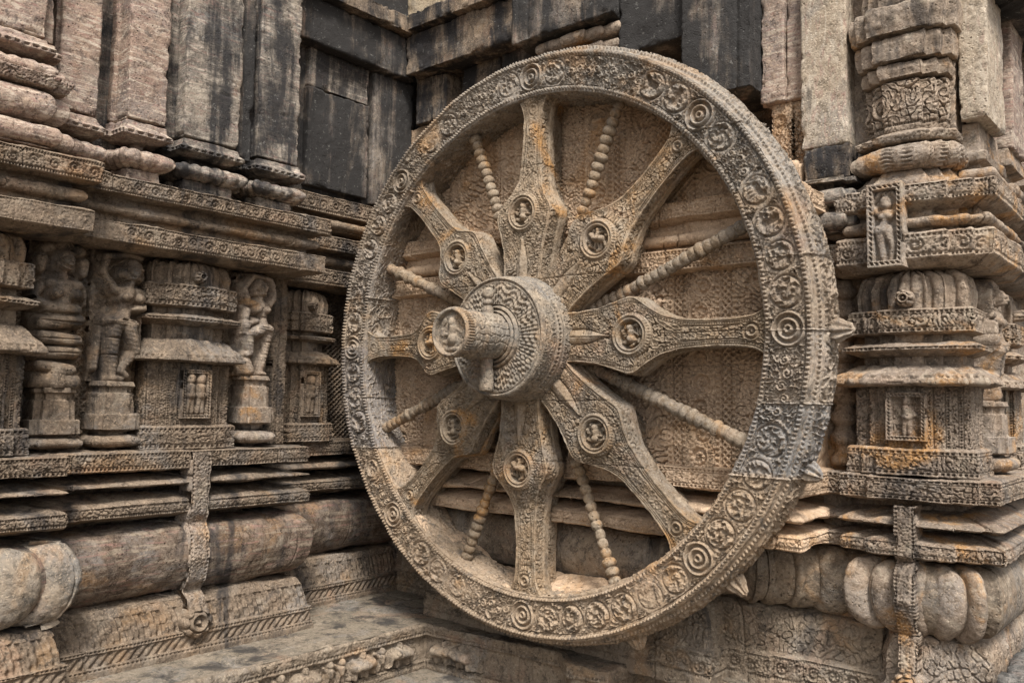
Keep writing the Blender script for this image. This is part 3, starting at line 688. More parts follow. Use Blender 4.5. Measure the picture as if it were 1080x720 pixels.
# ------------------------------------------------------------------ shafts above the cornice, left
def shaft(O, en, eu, hw, z0, z1, mat, label, group, base=True, round_=.0, zb=None, steps=None, faces=None, name='column'):
    root = thing(name, tuple(np.asarray(O)[:2])+(zb if zb is not None else z0,), label, name, group)
    path = plan(O, en, eu, steps or [(hw, -.045), (hw-.045, .0)])
    sweep('shaft', path, [(-.03, z0), (.0, z0+.004), (.0, z1)], mat, root, step=.008, vstep=.010, ero=.010, chip=.03, fine=.003, extra=lambda P, S: -.008*(1-ss(0, .004, np.abs(P[..., 2]-(z0+.22+.05*np.sin(S[:, None]*3))))))
    if base:
        hb = z0-zb; q = lambda u: zb+u*hb
        lob = lambda s, t, L: .008*(np.abs(np.cos(s*PI/.055))-.6)
        sweep('column_base', path, [(-.09, q(0)-.06), (-.04, q(0)-.058), (-.015, q(0)-.05), (-.02, q(.02))]+arc(-.045, q(.03), -.045, q(.42), .085, 12, pat=lob)+[(-.07, q(.43)), (-.07, q(.56))]+[(-.03, q(.57)), (.030, q(.66), beads(.008, 1.5)), (.032, q(.76)), (.010, q(.84)), (.004, q(.97)), (-.03, z0+.004)], mat, root, ero=.010, chip=.03)
    return root
GC = 'shafts standing on the left cornice'
shaft((-1.30, -1.585, 0), X, Y, .105, .95, 3.6, M['pink'], 'plain pinkish pier shaft, leftmost of the shafts on the carved cornice', GC, True, zb=.74, steps=[(.10, -.03), (.085, .0)])
shaft((-1.29, -1.275, 0), X, Y, .11, .985, 3.6, M['pink'], 'pinkish veined shaft on the cornice, second from left', GC, True, zb=.755, steps=[(.115, -.12), (.095, .0)])
shaft((-1.28, -.945, 0), X, Y, .2, .965, 3.6, M['greycol'], 'broad grey shaft with a black rain stain down its right half', GC, True, zb=.755, steps=[(.195, -.10), (.15, .0)])
block('stained_half', -1.46, -1.315, -.79, -.70, .93, 3.6, M['black'], bpy.data.objects['column.002'], step=.01)
shaft((-1.30, -.545, 0), X, Y, .15, .965, 3.6, M['greycol'], 'narrow grey streaked shaft at the right end of the left cornice', GC, True, zb=.755, steps=[(.155, -.06), (.125, .0)])
shaft((-1.16, -1.93, 0), X, Y, .19, 1.18, 3.6, M['pink'], 'big pot-footed pillar at the top left corner of the photo', GC, True, zb=.99, name='pillar')
pt = bpy.data.objects['pillar']
ppth = plan((-1.16, -1.93, 0), X, Y, [(.24, .0), (.17, .05)])
sweep('pot_foot', ppth, [(-.1, .70), (.0, .71)]+arc(-.02, .715, -.02, .80, .05, 8)+[(-.05, .81)]+arc(-.06, .82, -.06, .95, .07, 10)+[(-.08, .96), (.0, .965, foliage(.03, .008, 4)), (.02, 1.01), (-.06, 1.02)], M['pink'], pt, ero=.01, chip=.02)

# wall behind the shafts, recess and beams at the inner corner
cw = thing('corner_wall', (-1.6, .1, .7), 'black stained inner corner wall with plain beams, left of the top of the wheel', 'wall')
block('wall_core', -2.4, -1.455, -4.2, -.335, .69, 3.6, M['greycol'], lw, step=.03)
block('back_panel', -2.4, -1.585, -.40, .72, .9, 3.6, M['black'], cw, step=.015)
block('upright_panel', -1.70, -1.535, -.19, .27, .955, 1.545, M['black'], cw, step=.010)
block('upright_panel', -1.70, -1.545, -.185, .265, 1.552, 1.785, M['greycol'], cw, step=.010)
block('corner_post', -1.72, -1.53, .305, .64, .93, 1.787, M['black'], cw, step=.010)
block('beam', -1.72, -1.47, -.34, .60, 1.79, 2.05, M['black'], cw, step=.012)
block('beam', -1.72, -1.40, -.34, .62, 2.056, 2.165, M['beam'], cw, step=.012)
block('wall_course', -2.4, -1.60, -.34, .62, 2.175, 3.6, M['pale'], cw, step=.02)
# carved tier under the panels in the recess
RP = [(-1.57, .62), (-1.57, -.345)]
sweep('recess_moulding', RP, [(-.1, .70), (-.02, .71), (.02, .72)]+arc(.01, .722, .01, .78, .04, 7)+[(-.03, .785), (-.03, .80), (.035, .81, band(vine(.18, .013, 9), .15)), (.035, .915), (.0, .925), (-.05, .93)], M['left'], cw, ero=.01, chip=.03)

# ================================================================== BACK WALL, BAY BEHIND THE WHEEL, RIGHT PIER
bw = thing('carved_bay_wall', (0, .4, FZ), 'warm tan wall behind the wheel, covered in carved panels, lattice strips and ledges', 'temple wall')
BP = [(1.30, .64), (1.22, .64), (1.22, .215), (-1.22, .215), (-1.22, .62), (-1.75, .62)]
BB = [(1.45, .53), (1.12, .53), (1.12, .50), (1.0, .50), (1.0, .47), (.80, .47), (.80, .30), (-.95, .30), (-.95, .62), (-1.75, .62)]
lot2 = lambda s, t, L: both(foliage(.045, .010, 9))(s, t, L)
BASE = lambda a: [(-.08, FZ-.03), (a+.01, FZ-.03), (a+.01, -1.475, band(vine(.16, .016, 14), .12)), (a+.01, -1.375), (a-.01, -1.366), (a-.012, -1.36, lot2), (a-.02, -1.25, foliage(.05, .008, 9)), (a-.045, -1.19), (-.08, -1.175)]
TOR = lambda a, pt=None: [(-.14, -1.168)]+arc(-.08, -1.165, -.06, -.895, .10, 12, pat=pt)+[(-.14, -.888)]
sweep('core', [(1.30, .64), (.70, .64), (.70, .40), (-.93, .40), (-.93, .75), (-1.80, .75)], [(0, FZ-.02), (0, .64)], M['bay'], bw, step=.03, ero=.004, chip=0)
sweep('base_moulding', BB, BASE(0), M['plinth'], bw, ero=.010, chip=.03)
cush = lambda s, t, L: .022*(np.sqrt(np.maximum(1-(2*(s/.13-np.floor(s/.13))-1)**2, 0))-.8)*ss(.95, .85, s)
sweep('half_round_moulding', BB, TOR(0, cush), M['plinth'], bw, ero=.014, chip=.02)
SL2 = [(-.16, -.878), (-.05, -.874), (.036, -.868), (.044, -.862, band(foliage(.03, .012, 8), .2)), (.044, -.814), (.03, -.806), (-.07, -.784), (-.16, -.778)]
SL1 = [(-.16, -.758), (-.05, -.757), (.038, -.754), (.048, -.745), (.038, -.735), (-.08, -.698), (-.16, -.690)]
LED = [(-.16, -.664), (.0, -.661), (.036, -.652, band(foliage(.030, .014, 3), .22)), (.038, -.565), (.026, -.558), (-.08, -.555)]
for nm, pr in (('projecting_slab', SL2), ('projecting_slab', SL1), ('carved_ledge', LED)):
    sweep(nm, BP, pr, M['bay'], bw, ero=.012, chip=.04)
# carved face with upright strips; arc length runs from right to left, .08+.28 lies before the front face
lat = lattice(.03, .016); fol = foliage(.045, .026, 80); fol2 = foliage(.036, .022, 81)
scv = scroll(.085, .016, 15)
def vstrip(inner): return band(inner, .13, .009)
ed = [.36]; fn = []
for k, w_ in enumerate([.185, .05]*16):
    ed.append(ed[-1]+w_); fn.append([vstrip(vine(.24, .026, 61)), lat, vstrip(fol2), lat, vstrip(vine(.21, .026, 62)), lat, vstrip(fol), lat][k % 8])
sweep('carved_face', BP, [(0, -.57, strips(ed, fn)), (0, .30), (.0, .302), (0, .60)], M['bay'], bw, joint=0, wear=.5, ero=.006, chip=.0, fine=.002,
      extra=lambda P, S: -.010*(1-ss(0, .004, np.abs(P[..., 2]-1.02-.01*np.sin(P[..., 0]*5))))-.010*(1-ss(0, .004, np.abs(P[..., 2]+.12)))-.010*ss(.0, .03, noise3(P*3.1+4)-.68))
# panelled face above the bands, its top hidden behind the rim
ed2 = [0.]; fn2 = []
for k, w_ in enumerate([.12, .14, .17, .13, .20, .05, .16, .03, .22, .14, .17, .04, .2, .2, .2, .2]):
    ed2.append(ed2[-1]+w_); fn2.append([vstrip(fol2), lat, vstrip(scroll(.13, .014, 55)), vstrip(fol2), foliage(.055, .026, 56), lat, vstrip(scv), lat, foliage(.06, .028, 57), vstrip(fol2), vstrip(scroll(.12, .014, 58)), lat][k % 12])
ux = np.arange(-1.2, 1.2, .0045); uz = np.arange(.60, 1.36, .0045)
Px, Pz = np.meshgrid(ux, uz, indexing='ij'); lim_ = np.sqrt(np.maximum(1.37**2-Px**2, 0)); Pz2 = np.minimum(Pz, lim_)
Hp = strips(ed2, fn2)(Px+1.2, Pz, 1.)-.012*(1-ss(0, .004, np.abs(Pz-1.0-.01*np.sin(Px*5))))
Hp = np.where(Pz2 < Pz, -.02, Hp)
Pq = np.stack([Px, np.full_like(Px, .215), Pz2], -1); oo = np.zeros_like(Pq); oo[:] = -Y
skin('panelled_face', Pq, Hp, oo, M['bay'], bw, ero=.006, chip=.0, fine=.002)
BAND2 = [(-.05, .285), (.03, .292), (.052, .300, band(vine(.15, .013, 17), .2)), (.052, .388), (.03, .396), (-.04, .400)]
BROLL = [(-.05, .402)]+arc(.0, .41, .0, .468, .045, 8)+[(-.05, .475)]
BAND1 = [(-.05, .50), (.02, .515), (.058, .530, band(vine(.14, .013, 18), .2)), (.058, .605), (.03, .612), (-.04, .62)]
for nm, pr in (('carved_band', BAND2), ('roll_moulding', BROLL), ('carved_band', BAND1)):
    sweep(nm, BP, pr, M['bay'], bw, ero=.010, chip=.03)
# broken rubble left between the bay and the foot of the rim
P = np.stack(np.meshgrid(np.linspace(-.93, .90, 240), np.linspace(.02, .285, 60), indexing='ij'), -1)
zz = -1.215+.10*(P[..., 1]-.02)/.38+.0*P[..., 0]; P = np.concatenate([P, zz[..., None]], -1)
lim = -np.sqrt(np.maximum(1.197**2-P[..., 0]**2, 0))-.012
P[..., 2] = np.maximum(P[..., 2]-.0, lim)+.012
oo = np.zeros_like(P); oo[:] = Z
skin('rubble_fill', P, .04*fbm(P, 7, 4), oo, M['bay'], bw, ero=.02, chip=0, fine=.008)
# ------------------------------------------------------------------ right pier
pr_ = thing('corner_pier', (1.62, .5, FZ), 'pale tan stepped corner pier with carved mouldings, right of the wheel', 'pier')
PP_ = [(1.875, 6.0), (1.875, .48), (1.81, .48), (1.81, .45), (1.725, .45), (1.725, .42), (1.48, .42), (1.48, .455), (1.365, .455), (1.365, .52), (1.28, .52), (1.28, .66), (1.2, .66)]
KN = [(q[0]-(.10 if q[0] > 1.9 else 0), q[1]) for q in PP_]
PQ = PP_[:8]+[(1.365, .72)]
sweep('base_moulding', PQ, BASE(.0), M['pier'], pr_, ero=.010, chip=.03)
sweep('half_round_moulding', PQ, TOR(0), M['plinth'], pr_, ero=.010, chip=.02)
for nm, q in (('projecting_slab', SL2), ('projecting_slab', SL1), ('carved_ledge', LED)):
    sweep(nm, PP_, q, M['pier'], pr_, ero=.010, chip=.035)
sweep('core', [(1.75, 6.0), (1.75, .60), (1.2, .60)], [(0, FZ-.02), (0, -.6, foliage(.05, .008, 33)), (0, 3.6)], M['pier'], pr_, step=.012, ero=.008, chip=0)
lotuscushion('lotus_cushion', [(1.825, .80), (1.825, .43), (1.385, .43), (1.385, .75)], -1.165, -.905, .075, -.06, .105, M['pier'], pr_, ero=.008, chip=.03, fine=.004, crease=.042)
strap('carved_strap', (1.595, .42, 0), -Y, X, [(.05, -1.30), (.03, -1.18), (.02, -1.165), (.045, -1.12), (.085, -1.03), (.07, -.93), (.03, -.885), (.062, -.86), (.062, -.80), (.066, -.75), (.066, -.67)], .075, M['pier'], pr_, 2)
rosette_relief('rosette', (1.595, .40, -1.36), -Y, X, .065, M['pier'], pr_)
cs2 = vine(.17, .014, 24)
sweep('cornice', PP_, [(-.2, .252), (-.02, .262), (.030, .29), (.036, .296, band(cs2, .16)), (.036, .392), (.026, .40), (-.03, .408), (-.032, .418)]+arc(-.02, .42, -.02, .465, .042, 7)+[(-.03, .47), (-.03, .488), (.036, .515), (.042, .52, band(foliage(.03, .009, 27), .2)), (.042, .588), (.02, .597), (-.2, .61)], M['pier'], pr_, ero=.010, chip=.03)
zp = (-.555, -.45, -.20, -.112, -.112, -.015, .005, .10, .262)
shrine_pilaster((1.595, .47, 0), -Y, X, (-.558, -.448, -.205, -.118, -.098, -.022, .005, .095, .262), 1.15, M['pier'], 'tan shrine pilaster with a dancer in its niche, right of the wheel', [(.215, .0), (.15, .022), (.085, .045)], seed=1)
# dancer panel across the cornice
dancer = [(.0, .80, .07, .0, .84, .068, .05), (0, .9, .05, 0, .88, .055, .02), (0, .75, .03, 0, .7, .04, .03), (-.09, .68, .045, .09, .68, .045, .02), (0, .66, .075, -.02, .55, .055, .02), (-.05, .63, .045, -.05, .63, .045, .06), (.05, .63, .045, .05, .63, .045, .06),
    (-.03, .52, .06, -.04, .45, .09, .02), (.02, .44, .08, -.09, .44, .08, .02), (-.08, .42, .075, -.06, .22, .05, .02), (-.06, .22, .05, -.04, .03, .035, .02), (.03, .42, .075, .09, .22, .05, .03), (.09, .22, .05, .06, .03, .035, .02),
    (-.12, .69, .04, -.2, .82, .034, .02), (-.2, .82, .034, -.08, .96, .03, .02), (.12, .69, .04, .2, .82, .034, .02), (.2, .82, .034, .08, .96, .03, .02), (-.08, .96, .03, .08, .96, .03, .02), (.12, .45, .03, .16, .15, .025, 0)]
def dpanel(s, t):
    w_, h_ = .135, .335; b = .024; e = np.minimum(np.minimum(s, w_-s), np.minimum(t, h_-t))
    h = np.clip(hcaps((s-w_/2)/(h_*.86), (t-.022)/(h_*.86), dancer, .02)+.01, 0, .4)*.26-.036
    return np.where(e < .004, 0, np.where(e < b, beads(.008, 1.)(s+t, e-.004, b-.004), h))
dp = panel('dancer_panel', (1.475, .338, .262), X, Z, -Y, .135, .335, dpanel, M['pier'], pr_, step=.0026, depth=.08, ero=.003, chip=.01)
# tall pillar above the pier cornice
ps = thing('pillar', (1.6, .5, .6), 'carved tan pillar with a pot base and stepped bands, above the cornice right of the wheel', 'pillar')
PT = plan((1.572, .55, 0), -Y, X, [(.170, .02), (.135, .055), (.085, .085)])
sweep('flared_foot', PT, [(-.05, .597), (.03, .60), (.028, .615), (.0, .655), (-.012, .672), (-.04, .675)], M['pier'], ps, ero=.010, chip=.02)
sweep('pot_moulding', PT, [(-.05, .672)]+arc(-.01, .674, -.01, .770, .055, 9, pat=foliage(.06, .008, 34))+[(-.06, .772), (-.05, .785)], M['pier'], ps, ero=.012, chip=.02)
sweep('lip', PT, [(-.06, .782), (.02, .79, foliage(.03, .006, 35)), (.028, .815), (.0, .83), (-.03, .832)], M['pier'], ps, ero=.008, chip=.02)
sweep('carved_block', PT, [(-.02, .825, band(foliage(.03, .006, 37), .2)), (-.012, .875), (-.012, .878, foliage(.045, .018, 36)), (-.012, 1.05), (-.03, 1.06)], M['pier'], ps, ero=.010, chip=.02)
for z0, z1, o in ((1.058, 1.125, .0), (1.127, 1.235, .018), (1.237, 1.36, .036)):
    sweep('stepped_band', PT, [(-.06, z0), (o, z0+.004), (o+.006, z1-.03), (o, z1), (-.06, z1+.002)], M['pier'], ps, ero=.010, chip=.03)
sweep('upper_shaft', PT, [(-.06, 1.355), (.0, 1.36), (.0, 3.6)], M['pier'], ps, step=.01, ero=.01, chip=.02)
# plain shafts and blocks above the right part of the wheel
GS = 'tall shafts above the wheel'
ws = thing('column', (1.25, .5, .6), 'whitish veined plain shaft with a black foot, left of the carved pillar', 'column', GS)
block('shaft', 1.150, 1.350, .49, .75, .835, 3.6, M['white'], ws, step=.010)
block('plinth_block', 1.165, 1.365, .485, .75, .685, .832, M['beam'], ws, step=.008)
WP = plan((1.262, .47, 0), -Y, X, [(.105, .0), (.07, .03)])
sweep('column_base', WP, [(-.08, .44), (.0, .445)]+arc(-.01, .448, -.01, .535, .05, 8)+[(-.03, .54), (-.03, .555)]+arc(-.01, .556, -.01, .635, .045, 8)+[(-.03, .638), (-.03, .65), (.03, .655), (.03, .678), (-.04, .684)], M['greycol'], ws, ero=.012, chip=.03)
pk = thing('column', (1.07, .55, .7), 'reddish shaft with a carved foot, between the black block and the whitish shaft', 'column', GS)
block('shaft', .95, 1.060, .52, .75, 1.095, 3.6, M['pink'], pk, step=.010)
block('shaft_rib', 1.062, 1.148, .545, .75, 1.095, 3.6, M['pink'], pk, step=.010)
panel('carved_foot', (.985, .555, .62), X, Z, -Y, .095, .47, lambda s, t: scroll(.05, .009, 41)(t, s, .095), M['bay'], pk, depth=.1)
panel('carved_foot', (1.085, .565, .62), X, Z, -Y, .075, .47, lambda s, t: scroll(.05, .009, 42)(t, s, .075), M['bay'], pk, depth=.1)
GK = 'black stained blocks above the wheel'
tag(block('stone_block', .60, .955, .40, .80, 1.15, 3.6, M['black'], None, step=.010), 'black stained hanging block, above the upper right of the wheel rim', 'stone block', GK)
tag(block('stone_block', .21, .592, .46, .80, 1.50, 3.6, M['black'], None, step=.010), 'black stained block under the top edge, left of the larger hanging block', 'stone block', GK)
ub = thing('upper_wall', (0, .8, 1.4), 'plain dark upper wall behind the top of the wheel', 'wall')
block('wall_core', -1.75, 1.70, .74, 1.5, 1.0, 3.6, M['beam'], ub, step=.03)
block('rear_core', -3.2, 1.70, .79, 2.6, FZ-.1, 1.05, M['plinth'], bw, step=.06)
block('rear_core', -3.2, -1.86, -4.2, .85, FZ-.1, .69, M['left'], lw, step=.06)
block('side_wall', 1.35, 1.755, .66, 6.0, .6, 3.6, M['pier'], pr_, step=.03)
block('lower_courses', -1.60, -1.20, .635, .80, .60, 1.12, M['bay'], ub, step=.010)
block('lower_courses', -1.60, -1.10, .645, .80, 1.125, 1.50, M['bay'], ub, step=.010)
block('infill', -1.15, 1.15, .24, .80, .3, .78, M['bay'], bw, step=.02)
block('infill', -.95, .95, .24, .80, .78, 1.0, M['bay'], bw, step=.02)
block('infill', -.6, .6, .24, .80, 1.0, 1.22, M['bay'], bw, step=.02)
GB = 'plain beams across the top'
tag(block('stone_beam', -1.46, -.47, .50, .9, 1.80, 2.055, M['beam'], None, step=.010), 'mottled plain beam running from the inner corner towards the wheel top', 'beam', GB)
tag(block('stone_beam', -1.39, .30, .44, .9, 2.062, 2.168, M['beam'], None, step=.010), 'grey upper beam along the top edge, meeting the left beam at the corner', 'beam', GB)
tag(block('stone_beam', -.452, .205, .38, .9, 1.70, 2.058, M['black'], None, step=.010), 'dark low beam jutting out over the very top of the wheel', 'beam', GB)
tag(block('wall_course', -1.60, .6, .62, .9, 2.18, 3.6, M['pale'], None, step=.02), 'pale sunlit masonry just visible above the corner beams', 'wall')
GX = 'small blocks under the beam'
for x0, x1, z0, y0, mt, lb in ((-1.46, -1.19, 1.50, .60, 'beam', 'squat brown corbel block in the corner beneath the mottled beam'), (-1.085, -.77, 1.25, .64, 'beam', 'tall pale corbel block beneath the mottled beam, second from the corner'), (-.735, -.44, 1.25, .62, 'black', 'dark corbel block beneath the mottled beam, nearest the wheel top')):
    tag(block('corbel_block', x0, x1, y0, .80, z0, 1.797, M[mt], None, step=.008), lb, 'stone block', GX)
rp = [(.19, .80), (.19, .47), (.10, .47), (.10, .45), (.0, .45), (.0, .43), (-.12, .43), (-.12, .45), (-.31, .45), (-.31, .80)]
rl = sweep('roll_moulding', rp, [(-.1, 1.49), (-.02, 1.50), (.0, 1.525)]+arc(-.03, 1.53, -.03, 1.605, .045, 7)+[(-.055, 1.612)]+arc(-.02, 1.618, -.02, 1.69, .045, 7)+[(-.1, 1.698)], M['pier'], None, ero=.012, chip=.03)
tag(rl, 'eroded double roll moulding squeezed between the wheel top and the jutting beam', 'moulding')
# shaft and figure round the corner, on the side wall
sb = thing('pillar', (1.84, .7, .6), 'plain hanging pillar block with a grey side, at the right round the corner of the pier', 'pillar')
block('shaft', 1.765, 1.868, .595, .91, .875, 1.42, M['white'], sb, step=.007)
block('overhang', 1.70, 1.97, .58, 4.0, 1.425, 1.75, M['black'], sb, step=.012)
SBP = [(1.85, 1.0), (1.85, .625), (1.76, .625)]
sweep('column_base', SBP, [(-.05, .60), (.03, .605)]+arc(-.01, .615, -.01, .67, .05, 8)+[(-.03, .675), (-.03, .70), (.0, .71), (.005, .74), (-.02, .755), (-.03, .872)], M['pier'], sb, ero=.010, chip=.02)
for yy, lb in ((1.18, 'grey shaft on the side wall behind the hanging pillar block'), (1.62, 'farthest shaft on the side wall, at the right edge of the photo')):
    s_ = thing('column', (1.83, yy, .6), lb, 'column', 'shafts on the side wall')
    block('shaft', 1.76, 1.88, yy-.14, yy+.14, .85, 3.6, M['pink'], s_, step=.012)
    sweep('column_base', [(1.86, yy+.15), (1.86, yy-.15), (1.78, yy-.15)], [(-.05, .60), (.03, .605)]+arc(-.01, .615, -.01, .69, .05, 8)+[(-.03, .70), (-.03, .76), (.015, .77), (.0, .85)], M['pier'], s_, ero=.010, chip=.02)
guard = [(q[0], q[1], q[2]*1.1, q[3], q[4], q[5]*1.1)+tuple(q[6:]) for q in mother]
st = statue((1.775, .86, 0), X, -Y*-1, .26, -.26, .25, guard, 'worn stone figure standing on the side wall, just right of the corner pilaster', M['pier'], (-.56,))
st2 = shrine_pilaster((1.775, 1.35, 0), X, Y, (-.558, -.448, -.205, -.118, -.098, -.022, .005, .095, .262), 1., M['pier'], 'shrine pilaster on the side wall, at the far right edge of the photo', [(.20, .0), (.14, .022), (.08, .045)], niche=False, seed=6)
# little pillar of stacked discs in the gap between rim and pier
gp = thing('slender_pillar', (1.30, .57, -.55), 'slender pillar of stacked discs in the dark gap between wheel rim and right pier', 'pillar')
pf = [(.001, 0)]; zc = 0
for k in range(9):
    pf += [(.05, zc+.004), (.062, zc+.02), (.062, zc+.045), (.048, zc+.06), (.040, zc+.085)]; zc += .09
pf += [(.001, .80)]
revolve('stacked_discs', (1.29, .60, -.55), Z, X, Y, pf, 60, M['pier'], gp, vstep=.005, outsgn=1, ero=.012, fine=.003, chip=.02)
# ================================================================== THE WHEEL
JZ = [.849, .283, 0.0, -.283, -.566]
def joints(P, amt=.010, w_=.0035):
    z = P[..., 2]+.012*(noise3(P*4.0)-.5); H = np.zeros(z.shape)
    for q in JZ: H -= amt*(1-ss(0, w_, np.abs(z-q)))
    return H
wheel = thing('wheel_carving', (0, 0.2, -1.46), 'giant carved stone chariot wheel with eight broad spokes and a projecting axle', 'stone wheel')
RM = 1.288; CELL = 2*PI/56
def rim_medallions(th, t, L):
    n = np.round(th/CELL); x = (th-n*CELL)*RM; y = t-L/2; rad = .0655
    H = foliage(.030, .018, 3)(th*RM, t, L)
    r = np.hypot(x, y)/rad; ins = r < 1.15
    H[ins] = -.008
    for k in np.unique(n):
        mk = (n == k) & ins; k = int(k) % 56
        g = np.random.default_rng(500+k)
        ros = k % 7 == 0; jr = .93+.09*g.random(); wear = .55+.55*g.random()
        if ros: H[mk] = roundel(x[mk], y[mk], rad*1.0, g, 0, True, .016)
        elif g.random() < .3: H[mk] = vine(.10, .018, k)(th[mk]*RM, t[mk], L)*.9
        else: H[mk] = roundel(x[mk]/jr+.004*(g.random()-.5), y[mk]/jr+.004*(g.random()-.5), rad, g, [2, 2, 1, 0][g.integers(0, 4)], False, .016*wear)-.003
    return H
def angpat(pt, rr):
    return lambda th, t, L: pt(th*rr, t, L)
rimprof = [(1.215, .26), (1.195, .24, angpat(foliage(.05, .006, 4), 1.19)), (1.188, .012), (1.192, 0.0), (1.195, 0.0, angpat(beads(.010, .72), 1.2)), (1.219, 0.0), (1.221, .010), (1.223, 0.002, rim_medallions),
           (1.355, 0.002), (1.357, .010), (1.359, 0.0, angpat(beads(.010, .72), 1.36)), (1.384, 0.0), (1.386, .004), (1.388, .018), (1.391, .026, angpat(beads(.006, .9), 1.4)), (1.406, .042), (1.409, .052),
           (1.410, .058, angpat(foliage(.05, .010, 5), 1.44)), (1.417, .105, angpat(foliage(.05, .010, 6), 1.45)), (1.412, .16, angpat(foliage(.05, .010, 6), 1.45)), (1.398, .21, angpat(foliage(.05, .010, 7), 1.45)), (1.38, .26)]
rim = revolve('rim', (0, 0, 0), Y, X, Z, rimprof, 3100, M['wheel'], wheel, vstep=.0029, extra=lambda P, th: joints(P), outsgn=-1, ero=.010, fine=.0035, chip=.014)
# pointed buds on the outside of the rim
for k in range(16):
    a = 2*PI*k/16
    if k not in (0, 15, 14, 13, 11): continue
    d_ = np.array([math.cos(a), 0, math.sin(a)]); t_ = np.array([-math.sin(a), 0, math.cos(a)])
    O = d_*1.395+Y*.13
    L_ = .100 if k % 2 == 0 else .088
    revolve('pointed_bud', O, d_, Y, t_, [(.001, -.005), (.038, 0.0, lambda th, t, L: .006*np.cos(8*th)), (.041, .03, lambda th, t, L: .008*np.cos(8*th)), (.028, .06, lambda th, t, L: .006*np.cos(8*th)), (.012, L_-.008), (.001, L_)],
            56, M['wheel'], rim, vstep=.004, ero=.010, fine=.004, chip=.012, outsgn=1)
